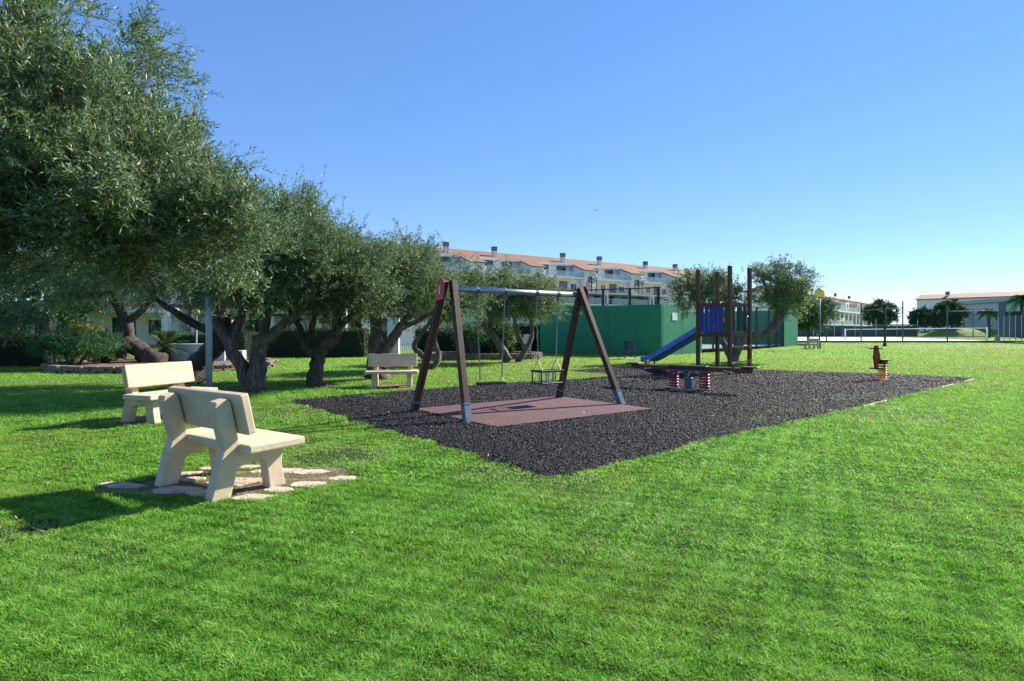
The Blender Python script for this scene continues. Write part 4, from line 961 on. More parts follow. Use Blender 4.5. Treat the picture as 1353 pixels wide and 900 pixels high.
def apartments():
    # local x runs along the facade, -y faces the playground
    ang = math.atan2(.55, .84); t = thing('apartment_building', 'long apartment block with orange tiled roof, chimneys and glass terraces behind the olive row', 'building', (-10.9, 100, 0), ang)
    xa, xb = -9.0, 69.0; zr = 16.6; ze = 14.45; rr = random.Random(3)
    MB().prism([(0.6, 0), (0.6, 14.4), (12, 14.4), (12, 0)], 'x', xa, xb).build('wall', M['white'], t)
    # roof: main slope
    rf = MB(); rf.prism([(-.2, ze + .12), (5.6, zr), (13, ze + .1), (13, ze - .08), (5.6, zr - .2), (-.2, ze - .06)], 'x', xa - .4, xb + .4)
    rfo = rf.build('roof', M['roof'], t)
    MB().box(((xa + xb) / 2, -.27, ze - .02), (xb - xa + .8, .14, .34)).build('fascia', M['white_paint'], t)
    mods = [-8.0 + 12.9 * k + .4 for k in range(7)]
    for k, x0 in enumerate(mods):
        xs = x0 + 9.6; x1 = x0 + 12.9
        if x1 > xb + .5: break
        # projecting bay with its own lean-to roof
        pr = MB(); pr.prism([(.2, ze + .30), (-3.9, 13.25), (-3.9, 13.07), (.2, ze + .02)], 'x', xs - .25, xs + 3.4); pr.build('lean_roof', M['roof'], t)
        MB().prism([(.1, 8.9), (.1, ze - .1), (-3.4, 13.15), (-3.4, 8.9)], 'x', xs, xs + 3.1).build('bay_wall', M['white'], t)
        window(t, xs + 1.55, -3.402, 11.3, 1.3, 1.5)
        # top floor: sliding doors, ledge
        window(t, x0 + 2.3, .597, 13.05, 3.0, 2.3, .09, name='terrace_door', fm=M['black']); window(t, x0 + 7.0, .597, 13.05, 2.2, 2.2, .09, name='terrace_door', fm=M['black'])
        MB().box((x0 + 4.7, -1.7, 11.57), (9.8, 4.4, .28)).build('terrace_slab', M['white_paint'], t)
        balustrade(t, x0 + .1, x0 + 9.2, -3.6, 11.72, 1.05, 3.4)
        # ochre volume under terrace
        MB().box((x0 + 3.1, -1.3, 9.9), (6.0, 4.2, 3.05)).build('ochre_bay', M['beige'], t)
        MB().box((x0 + 7.9, -.8, 9.9), (3.5, 2.8, 3.05)).build('white_bay', M['white'], t)
        window(t, x0 + 1.7, -3.403, 9.9, 1.4, 1.3); window(t, x0 + 4.4, -3.403, 9.9, 1.9, 1.7, fm=M['black']); window(t, x0 + 7.9, -2.203, 9.9, 1.5, 1.3)
        MB().box((x0 + 6.4, -2.6, 8.55), (12.4, 7.6, .25)).build('balcony_slab', M['white_paint'], t)
        MB().box((x0 + 6.4, -.2, 6.9), (12.5, 1.6, 3.0)).build('lower_wall', M['white'] if k % 2 else M['beige'], t)
        for q in range(3): window(t, x0 + 2.2 + q * 4, -1.003, 7.5, 1.7, 1.9, fm=M['black'], name='balcony_door')
        balustrade(t, x0 + 1.5, x0 + 11.4, -6.3, 6.5, 1.1)
        MB().box((x0 + 6.4, -3.4, 6.3), (12.4, 6.2, .3)).build('balcony_slab', M['white_paint'], t)
        for q in (0.3, 6.2, 12.2): MB().box((x0 + q, -6.2, 7.4), (.35, .35, 2.0)).build('balcony_pier', M['white_paint'], t)
        MB().box((x0 + 6.4, -.4, 3.1), (12.5, 2.0, 6.0)).build('ground_wall', M['white'], t)
        for q in range(3): window(t, x0 + 2.2 + q * 4, -1.403, 4.2, 1.7, 2.1, fm=M['dark'], name='balcony_door')
        spiral(t, x0 + 9.9, -5.3, 8.7, 3.2)
    for x in (0, 10.1, 26.4, 36.3, 51, 61):
        chimney(t, x, 1.6 if x % 2 < 1 else 2.4, 14.2, 2.0)
    return t
apartments()

def white_terraces():
    # second block, further right, terraces stepping down
    Y0 = 150; t = thing('apartment_building', 'terraced apartment block with white columns and a pinkish roof, behind the tennis court left half', 'building', (at(1054, Y0), Y0, 0), math.atan2(.74, .67))
    L_ = 118
    zr = 12.4
    MB().box((L_ / 2, 9, 5.4), (L_, 10, 10.8)).build('wall', M['white'], t)
    MB().prism([(3.2, 10.8), (8, zr), (14.5, 10.8), (14.5, 10.6), (3.2, 10.6)], 'x', -.5, L_ + .5).build('roof', M['roof'], t)
    for x in (9, 17, 26, 43, 56, 74, 96): chimney(t, x, 7.6, 11.7, .8)
    MB().box((L_ / 2, 2.5, 6.55), (L_, 7.5, .45)).build('terrace_slab', M['white_paint'], t)
    MB().box((L_ / 2, 2.5, 2.7), (L_, 7.5, .45)).build('terrace_slab', M['white_paint'], t)
    k = 0
    for i in range(21):
        x = i * 5.8 + .4
        MB().box((x, -.9, 4.6), (.75, .6, 3.45)).build('column', M['white_paint'], t)
        if i < 20:
            window(t, x + 2.8, 3.997 if i % 2 else 3.99, 8.4 if i % 3 else 8.6, 2.4, 2.0, fm=M['black'])
            MB().box((x + 2.8, 3.8, 4.5), (3.6, .2, 2.9)).build('arcade_door', simple('brown_blind', (.12, .06, .045)) if i == 0 else bpy.data.materials['brown_blind'], t)
            if i % 3 == 0:
                MB().box((x + 2.6, 1.4, 8.2), (4.2, 3.2, 2.4)).build('terrace_bay', M['white'] if i % 2 else M['beige'], t)
                window(t, x + 2.6, -.203, 8.3, 1.5, 1.3, fm=M['black'])
            if i % 4 == 1: spiral(t, x + 4, 1.2, 6.9, 3.0)
    balustrade(t, 0, L_ * .5, -1.15, 6.8, 1.1); balustrade(t, L_ * .5, L_, -1.15, 6.8, 1.1)
    balustrade(t, 0, L_ * .5, -1.2, 2.95, 1.1)
    for i in range(12): MB().box((i * 5.8 + 3, -1.0, 1.2), (1.0, .5, 2.3)).build('ground_pier', M['white_paint'], t)
    MB().box((L_ / 2, .5, 1.1), (L_, .5, 2.2)).build('ground_shade_panel', M['windscreen_dark'], t)  # dark panel painted in for the shade under the terrace
    t.scale = (1, 1, 1.12)
white_terraces()

def pale_block():
    Y0 = 150; X0 = at(1212.5, Y0); X1 = at(1420, 128); ang = math.atan2(128 - Y0, X1 - X0); L_ = math.hypot(128 - Y0, X1 - X0)
    t = thing('apartment_building', 'pale three storey block with a long straight terracotta roof, behind the grey hall', 'building', (X0, Y0, 0), ang)
    MB().box((L_ / 2, 5, 4.7), (L_, 10, 9.4)).build('wall', simple('pale_blue_grey_render', (.80, .79, .78), (.72, .71, .71), 1, .8), t)
    MB().prism([(-.5, 9.3), (-.5, 9.5), (5, 10.9), (10.6, 9.5), (10.6, 9.3)], 'x', -.4, L_ + .4).build('roof', M['roof'], t)
    for x in (6, 28, 60): chimney(t, x, 2.2, 9.3, 1.2)
    for x in (5.6, 13, 22, 30, 38, 46): window(t, x, -.003, 7.6, 3.0, 1.8, fm=M['white_paint'])
    for x in (3.4, 7.8, 12, 22, 32): window(t, x, -.003, 4.6, 2.3, 1.7, fm=M['white_paint'])
    for x0, x1 in ((3, 9.5), (18, 26), (34, 42)):
        MB().box(((x0 + x1) / 2, -.8, 6.3), (x1 - x0, 1.6, .25)).build('balcony_slab', M['white_paint'], t); balustrade(t, x0, x1, -1.5, 6.42, 1.0)
    MB().box((-.6, 3, 5), (.35, .5, 10)).build('downpipe_pillar', M['white_paint'], t)
pale_block()

def hall():
    Y0 = 112; X0 = at(1259, Y0); Y1 = 92; X1 = at(1400, Y1); ang = math.atan2(Y1 - Y0, X1 - X0); L_ = math.hypot(Y1 - Y0, X1 - X0)
    t = thing('sports_hall', 'low grey clad hall with a cream roof edge at the right end of the court', 'building', (X0, Y0, 0), ang)
    m, n, b = newmat('grey_panel_cladding'); tc = n.nodes.new('ShaderNodeTexCoord'); br = n.nodes.new('ShaderNodeTexBrick'); mp = n.nodes.new('ShaderNodeMapping'); mp.inputs['Rotation'].default_value = (R(90), 0, 0)
    n.links.new(tc.outputs['Object'], mp.inputs[0]); n.links.new(mp.outputs[0], br.inputs[0]); br.inputs['Scale'].default_value = 1; br.inputs['Brick Width'].default_value = 3; br.inputs['Row Height'].default_value = .5
    br.inputs['Mortar Size'].default_value = .02; br.inputs['Color1'].default_value = (.74, .71, .69, 1); br.inputs['Color2'].default_value = (.70, .67, .65, 1); br.inputs['Mortar'].default_value = (.5, .5, .5, 1)
    n.links.new(br.outputs[0], b.inputs['Base Color']); b.inputs['Roughness'].default_value = .7
    MB().prism([(0, 0), (L_, 0), (L_, 6.5), (0, 6.2)], 'y', 0, 12).build('wall', m, t)
    MB().prism([(-.4, 6.25), (L_ + .4, 6.55), (L_ + .4, 7.3), (-.4, 6.85)], 'y', -.5, 12.5).build('roof_edge', simple('cream_metal', (.55, .53, .47), rough=.5), t)
    MB().box((L_ * .60, -.03, 4.0), (3.8, .08, 1.3)).build('window', M['dark'], t)
    MB().box((-1.3, 1, 2.3), (.8, .8, 4.4)).build('entrance_pillar', M['white_paint'], t); MB().box((-3.6, 1, 2.3), (.8, .8, 4.4)).build('entrance_pillar', M['white_paint'], t)
    MB().box((-2.4, 1.5, 4.75), (4.2, 3.5, .5)).build('canopy', M['white_paint'], t)
hall()

# ------------------------------------------------------------------ padel court
def padel():
    A = Vector((1.83, 34.3)); B = Vector((8.08, 31.0)); C_ = Vector((22.9, 45.8)); D = A + (C_ - B); H = 2.78
    t = thing('padel_court', 'green walled ball court with dark posts and mesh on top, behind the slide', 'ball court', (0, 0, 0))
    def seg(p, q, z0, z1, th=.2, name='wall', mat=None, ext=0):
        d = (q - p).normalized(); a = p - d * ext; b = q + d * ext; L_ = (b - a).length
        o = MB().box((L_ / 2, 0, (z0 + z1) / 2), (L_, th, z1 - z0)).build(name, mat or M['padel'], t, loc=(a.x, a.y, 0), rz=math.atan2((b - a).y, (b - a).x)); return o
    seg(A, B, 0, H, ext=.1)
    seg(B + (C_ - B).normalized() * .12, B.lerp(C_, .105), 0, H); seg(B.lerp(C_, .107), B.lerp(C_, .22), 0, 2.3)
    seg(B.lerp(C_, .86), C_, gz(43) - .1, H + .2); seg(C_ + (D - C_).normalized() * .12, D, 0, H + .2, ext=0)
    seg(D + (A - D).normalized() * .12, D.lerp(A, .3), 0, H + .1); seg(A + (D - A).normalized() * .12, A.lerp(D, .3), 0, H)
    def post(p, z1, name='fence_post', w_=.1, z0=0):
        MB().box((p.x, p.y, (z0 + z1) / 2), (w_, w_, z1 - z0)).build(name, M['black'], t)
    def mesh(p, q, z0, z1, mat=None):
        L_ = (q - p).length; MB().box((L_ / 2, 0, (z0 + z1) / 2), (L_, .006, z1 - z0)).build('mesh_panel', mat or M['mesh_dark'], t, loc=(p.x, p.y, 0), rz=math.atan2((q - p).y, (q - p).x))
    for f in (.18, .54, .76, .985): post(A.lerp(B, f), 3.75, z0=H, w_=.13)
    seg(A.lerp(B, .18), B, 3.68, 3.74, .05, 'top_rail', M['black']); mesh(A.lerp(B, .18), B, H, 3.68)
    for f in (.30, .40, .50, .62, .73, .80, .86): post(B.lerp(C_, f), H + .25)
    for f in (.10,): post(B.lerp(C_, f), 3.7, z0=H)
    seg(B.lerp(C_, .22), B.lerp(C_, .86), 2.98, 3.04, .05, 'top_rail', M['black']); mesh(B.lerp(C_, .22), B.lerp(C_, .86), .1, 2.98, M['mesh_far'])
    for f in (.35, .5, .65, .8): post(D.lerp(A, f), H + .2)
    # notice plate on the side wall
    d = (C_ - B).normalized(); nrm = Vector((d.y, -d.x)); p = B.lerp(C_, .065) + nrm * .115
    MB().box((0, 0, 0), (.55, .02, .42)).build('notice_plate', M['white_paint'], t, loc=(p.x, p.y, 2.15), rz=math.atan2(d.y, d.x))
    # floor
    P = [A, B, C_, D]; fl = flat_poly('court_floor', [(p.x, p.y) for p in P], .235, simple('court_turf', (.22, .30, .30), (.30, .36, .36), 2, .9)); tag(fl, kind='structure')
    # low base slab so that the floor is real
    fl.location.z = 0
    # net inside
    a = B.lerp(C_, .5) + (D - C_) * .03; b = A.lerp(D, .5) - (D - C_) * .03; L_ = (b - a).length
    tn = thing('padel_net', 'low net with a white tape across the green walled court', 'net', (a.x, a.y, .24), math.atan2((b - a).y, (b - a).x))
    MB().box((L_ / 2, 0, .42), (L_, .01, .8)).build('mesh', M['mesh_net'], tn); MB().box((L_ / 2, 0, .86), (L_, .03, .07)).build('tape', M['white_paint'], tn)
    # white markings on the court floor
    mb = MB()
    for f in (.16, .84):
        a2 = B.lerp(C_, f); b2 = A.lerp(D, f); mb.bar((a2.x, a2.y, .24), (b2.x, b2.y, .24), .08, .006)
    tag(mb.build('court_lines', M['white_paint']), kind='structure')
padel()

# ------------------------------------------------------------------ tennis court
def tennis():
    z = .24; P = [gp(1043, 452.2), gp(1322, 452.2)]
    P = [(at(1030, 56), 53.5), (at(1322, 56), 53.5), (at(1322, 56) + 14, 93), (at(1040, 93) - 6, 93)]
    fl = flat_poly('tennis_court', P, z, M['court_white']); tag(fl, kind='structure')
    # perimeter kerb / dark windbreak foot along the near side
    o = MB().box((0, 0, 0), (P[1][0] - P[0][0] + 0, .12, .30)).build('fence_foot', M['green_board'], None, loc=((P[0][0] + P[1][0]) / 2, 53.3, .24)); 
    t = thing('court_fence', 'tall dark posts with thin wire mesh along the near side of the tennis court', 'fence', (0, 0, .2)); 
    o.parent = t; o.location.z = .04; o.name = 'foot_board'
    xs = [at(p, 53.2) for p in (1067, 1092, 1138, 1193, 1252)]
    hs_ = [2.0, 3.0, 3.6, 3.9, 3.5]
    for x, h in zip(xs, hs_): MB().tube([(x, 53.2, 0), (x, 53.2, h)], .06, 8).build('post', M['steel_blue'], t)
    MB().tube([(xs[-1], 53.2, 2.95), (at(1320, 53.2), 53.2, 3.0)], .035, 6).build('rail', M['steel_blue'], t)
    MB().tube([(xs[2], 53.2, 3.0), (xs[3], 53.2, 3.3)], .03, 6).build('rail', M['steel_blue'], t)
    L_ = P[1][0] - P[0][0]; MB().box((L_ / 2, 0, 1.7), (L_, .006, 2.9)).build('mesh_panel', M['mesh_far'], t, loc=(P[0][0], 53.2, 0))
    # far fence with dark windscreens
    t2 = thing('court_fence', 'low dark green windscreen fence along the far side of the tennis court', 'fence', (0, 0, .2))
    xa, xb = at(1040, 93.5) - 6, at(1212, 93.5)
    MB().box(((xa + xb) / 2, 93.5, .95), (xb - xa, .05, 1.75)).build('windscreen', M['windscreen_dark'], t2)
    for i in range(9): MB().tube([(xa + (xb - xa) * i / 8, 93.38, 0), (xa + (xb - xa) * i / 8, 93.38, 3.0)], .06, 6).build('post', M['steel'], t2)
    MB().box(((xa + xb) / 2, 93.38, 2.0), (xb - xa, .05, .06)).build('rail', M['steel'], t2)
    x = at(1286, 90); MB().tube([(x, 90, 0), (x, 90, 4.2)], .07, 6).build('post', M['steel_blue'], t2)
    # net
    Yn = 66; xa = at(1117, 72); xb = at(1304.5, 62)
    t3 = thing('tennis_net', 'tennis net with white tape and white posts across the pale court', 'net', (0, 0, .24))
    za, zb = zz(435.3, 72) - .24, zz(433.5, 62) - .24
    MB().bar((xa, 72, za), (xb, 62, zb), .03, .09).build('tape', M['white_paint'], t3)
    L2 = math.hypot(xb - xa, 10); MB().box((L2 / 2, 0, .5), (L2, .008, .95)).build('mesh', M['mesh_net'], t3, loc=(xa, 72, .05), rz=math.atan2(-10, xb - xa))
    for (x, y, zt) in ((xa, 72, za + .1), (xb, 62, zb + .12)): MB().tube([(x, y, 0), (x, y, zt)], .09, 8).build('post', M['white_paint'], t3)
    # grass mound behind
    n = 28; V = []; Fs = []
    X0, X1 = at(1200, 100), at(1335, 97)
    for j in range(9):
        for i in range(n):
            u = i / (n - 1); v = j / 8; h = 1.45 * math.sin(math.pi * min(1, v * .95 + .02)) ** .8 * min(1, (u * 2.6) ** 1.1) * min(1, (1 - u) * 9)
            V.append((X0 + (X1 - X0) * u, 94.5 + 12 * v, .18 + h))
    for j in range(8):
        for i in range(n - 1): a = j * n + i; Fs.append((a, a + 1, a + 1 + n, a + n))
    mb = MB(); mb.add(V, Fs); o = mb.build('grass_mound', M['ground'], smooth=True); tag(o, kind='structure')
    # blue windscreen fence at right
    t4 = thing('windscreen_fence', 'blue green windscreen fence with pale posts at the right edge of the photo', 'fence', (0, 0, .22))
    a = Vector((at(1319, 56), 56)); b = Vector((at(1319, 56) + 4.2, 51.5)); a = Vector((at(1319, 55), 55)); b = Vector((at(1375, 50), 50))
    L3 = (b - a).length; g = math.atan2((b - a).y, (b - a).x)
    MB().box((L3 / 2, 0, 1.45), (L3, .04, 2.0)).build('windscreen', M['windscreen'], t4, loc=(a.x, a.y, 0), rz=g)
    MB().box((.45, .06, 2.2), (.9, .05, 3.4)).build('windscreen', M['windscreen'], t4, loc=(a.x, a.y, 0), rz=g)
    for i in range(8):
        p = a.lerp(b, i / 7); MB().tube([(p.x, p.y - .06, 0), (p.x, p.y - .06, 2.55)], .045, 6).build('post', M['steel'], t4)
    mb = MB(); mb.box((0, 0, .3), (.28, .28, .6)); mb.box((0, 0, .62), (.42, .36, .08)); o = mb.build('concrete_block', M['kerb'], loc=(at(1318, 53), 53, .22), bevel=.01)
    tag(o, 'small concrete pedestal at the foot of the blue windscreen', 'pedestal')
tennis()

# low white arches / wall glimpsed at the foot of the far blocks
t = thing('arched_wall', 'low white arched wall between the terraced block and the pale block', 'wall', (at(1178, 128), 128, .2))
mb = MB(); mb.box((6.5, 0, 2.2), (14, .4, .6))
for i in range(6): mb.box((i * 2.6, 0, .95), (.6, .4, 1.9))
mb.build('wall', M['white_paint'], t)

# ------------------------------------------------------------------ benches
def make_bench(label, loc, rz, group='pale concrete benches'):
    t = thing('concrete_bench', label, 'bench', loc, rz, group)
    prof = [(-.33, 0), (-.165, 0), (-.105, .215), (-.07, .25), (.12, .275), (.16, .25), (.195, 0), (.355, 0), (.315, .20), (.33, .365), (-.055, .365), (-.085, .44), (-.165, .80), (-.20, .83), (-.29, .81), (-.30, .76), (-.215, .42), (-.245, .33)]
    for sx in (-1, 1):
        MB().prism(prof, 'x', sx * .42 - .055, sx * .42 + .055).build('leg_frame', M['concrete'], t, bevel=.009, seg=2)
    MB().box((0, .175, .405), (1.26, .54, .075)).build('seat', M['concrete'], t, bevel=.016, seg=2)
    rot = Matrix.Rotation(math.atan2(.08, .36), 3, 'X')
    MB().box((0, -.075 - .01, .70), (1.2, .082, .35), rot).build('backrest', M['concrete'], t, bevel=.016, seg=2)
    return t
bench = make_bench('nearest concrete bench, seen from behind on flat stones in the grass', (-2.64, 5.12, 0), R(-33.4))
def cb(label, loc, rz):
    c = copy_tree(bench); c.location = loc; c.rotation_euler = (0, 0, rz); c['label'] = label; return c
cb('pale bench on the left, facing right, behind the nearest bench', (-5.50, 9.0, 0), R(-107))
cb('pale bench facing the camera in front of an olive trunk', (-2.96, 14.1, 0), R(188)).scale = (1, 1, .92)
b4 = gp(1073, 461.0); cb('small far bench next to the globe lamp post on the right lawn', (b4.x, b4.y, b4.z), R(112)).scale = (.85, .9, .85)

# ------------------------------------------------------------------ steel post
t = thing('steel_post', 'grey galvanised post rising into the olive leaves behind the nearest bench', 'post', (at(276, 12.4), 12.4, 0))
MB().tube([(0, 0, 0), (0, 0, 2.9)], .066, 16).build('pole', M['post_grey'], t, smooth=True)
MB().tube([(0, 0, 2.9), (0, 0, 2.93)], [.07, .04], 16).build('cap', M['post_grey'], t)
MB().tube([(0, 0, 0), (0, 0, .04)], .10, 16).build('base_flange', M['post_grey'], t)

# ------------------------------------------------------------------ swing set
NA = Vector((-1.025, 9.23, 0)); FA = Vector((1.30, 10.93, 0)); bar = (FA - NA).normalized()
def swing():
    t = thing('swing_set', 'timber swing frame with two A shaped ends, steel top bar and red caps', 'swing set', (0, 0, 0))
    BZ = 2.07
    for end, feet, sgn in ((NA, (gp(548, 545), gp(617, 558.5)), -1), (FA, (gp(739, 527), gp(820, 535.5)), 1)):
        for i, ft in enumerate(feet):
            spread = (feet[1] - feet[0]).normalized(); top = end + Vector((0, 0, 2.20)) + spread * (-.02 if i == 0 else .04) + bar * sgn * (.055 if i == 0 else -.05)
            foot = Vector((ft.x, ft.y, 0.06)); d = (top - foot).normalized()
            MB().bar(foot, top, .105, .105, up=bar).build('leg', M['wood_dark'], t, bevel=.008)
            sh = foot + d * .17; br = MB(); br.bar(foot - d * .10, sh + d * (.02 if i else -.06), .112, .112, up=bar); br.build('foot_bracket', M['bracket'] if i else M['black'], t, bevel=.004)
            cl = MB(); cl.bar(sh + d * (.03 if i else -.05), sh + d * (.065 if i else -.02), .116, .116, up=bar); cl.build('foot_clamp', M['foot_blue'], t)
        # red cap plate, a rounded shield on the outside of the leg head
        spread = (feet[1] - feet[0]).normalized(); o = end + bar * sgn * .125 + Vector((0, 0, 0))
        prof = [(-.17, 1.86), (.06, 1.89), (.08, 2.02), (.075, 2.16), (.045, 2.23), (0.0, 2.25), (-.045, 2.23), (-.09, 2.14)]
        vs = [o + spread * a + Vector((0, 0, z)) for a, z in prof]; vs2 = [v + bar * sgn * .03 for v in vs]; n = len(vs)
        mb = MB(); mb.add(vs + vs2, [tuple(range(n))[::-1], tuple(range(n, 2 * n))] + [(i, (i + 1) % n, n + (i + 1) % n, n + i) for i in range(n)])
        cap = mb.build('red_cap', M['red'], t, bevel=.008)
        p = o + bar * sgn * .033 + spread * -.03
        s_ = MB(); s_.bar(p + Vector((0, 0, 1.98)), p + Vector((0, 0, 2.11)) + spread * .015, .035, .006, up=bar); s_.build('white_sticker', M['white_paint'], cap)
    MB().tube([NA + Vector((0, 0, BZ)) + bar * .03, FA + Vector((0, 0, BZ)) - bar * .03], .048, 18).build('top_bar', M['steel'], t, smooth=True)
    for tt in (.187, .387, .632, .808):
        p = NA.lerp(FA, tt); mb = MB(); mb.tube([p + Vector((0, 0, BZ)) - bar * .03, p + Vector((0, 0, BZ)) + bar * .03], .056, 14)
        mb.bar(p + Vector((0, 0, BZ - .05)), p + Vector((0, 0, BZ - .13)), .03, .045, up=bar); mb.build('hanger', M['steel_blue'], t)
    BZh = BZ - .13
    def chain(parent, a, b, nm='chain'):
        a = Vector(a); b = Vector(b); L_ = (b - a).length; k = int(L_ / .034); mb = MB(); d = (b - a) / k; dn = d.normalized()
        for i in range(k):
            p = a + d * (i + .5); s_ = (bar if i % 2 else Vector((-bar.y, bar.x, 0))); h = .021; w_ = .0085
            pts = [p + dn * h, p + dn * h * .5 + s_ * w_, p - dn * h * .5 + s_ * w_, p - dn * h, p - dn * h * .5 - s_ * w_, p + dn * h * .5 - s_ * w_, p + dn * h]
            mb.tube(pts, .0055, 5, False)
        mb.build(nm, M['chain'], parent)
    # flat seat
    p0 = NA.lerp(FA, .187); p1 = NA.lerp(FA, .387); c = (p0 + p1) / 2
    s1 = thing('flat_swing', 'flat black swing seat hanging from two chains, left of the pair', 'swing', (c.x, c.y, 0), 0, 'swings hanging from the frame')
    q0 = (p0 - c) * .78; q1 = (p1 - c) * .78; sp = Vector((-bar.y, bar.x, 0))
    for a, b in ((p0 - c, q0), (p1 - c, q1)):
        chain(s1, a + Vector((0, 0, BZh)), b + Vector((0, 0, .62)))
        yk = MB(); yk.tube([b + Vector((0, 0, .62)), b + sp * .075 + Vector((0, 0, .50))], .006, 6); yk.tube([b + Vector((0, 0, .62)), b - sp * .075 + Vector((0, 0, .50))], .006, 6); yk.build('yoke', M['chain'], s1)
    mb = MB(); mb.bar(q0 * 1.12 + Vector((0, 0, .49)), q1 * 1.12 + Vector((0, 0, .49)), .20, .035); mb.build('seat', M['rubber'], s1, bevel=.012, seg=2)
    # cradle seat
    p0 = NA.lerp(FA, .632); p1 = NA.lerp(FA, .808); c = (p0 + p1) / 2
    s2 = thing('toddler_swing', 'toddler swing with a barred cradle seat hanging from chains, right of the pair', 'swing', (c.x, c.y, 0), 0, 'swings hanging from the frame')
    q0 = (p0 - c) * .85; q1 = (p1 - c) * .85
    for a, b in ((p0 - c, q0), (p1 - c, q1)):
        chain(s2, a + Vector((0, 0, BZh)), b + Vector((0, 0, .86)))
        yk = MB()
        for sg in (-1, 1): yk.tube([b + Vector((0, 0, .86)), b + sp * .13 * sg + Vector((0, 0, .665))], .006, 6)
        yk.build('yoke', M['chain'], s2)
    e0 = q0 * 1.15; e1 = q1 * 1.15; mb = MB()
    for sg in (-1, 1): mb.bar(e0 + sp * .14 * sg + Vector((0, 0, .65)), e1 + sp * .14 * sg + Vector((0, 0, .65)), .035, .04)
    for e in (e0, e1): mb.bar(e + sp * -.16 + Vector((0, 0, .65)), e + sp * .16 + Vector((0, 0, .65)), .035, .04)
    mb.build('safety_frame', M['rubber'], s2, bevel=.006)
    mb = MB(); mb.bar(e0 + Vector((0, 0, .43)), e1 + Vector((0, 0, .43)), .32, .03); mb.build('seat', M['rubber'], s2, bevel=.008)
    for f in (0, .33, .67, 1):
        for sg in (-1, 1):
            p = e0.lerp(e1, f) + sp * .13 * sg; MB().tube([p + Vector((0, 0, .44)), p + Vector((0, 0, .64))], .013, 8).build('bar', M['wood_dark'] if f in (0, 1) else M['chain'], s2)
swing()

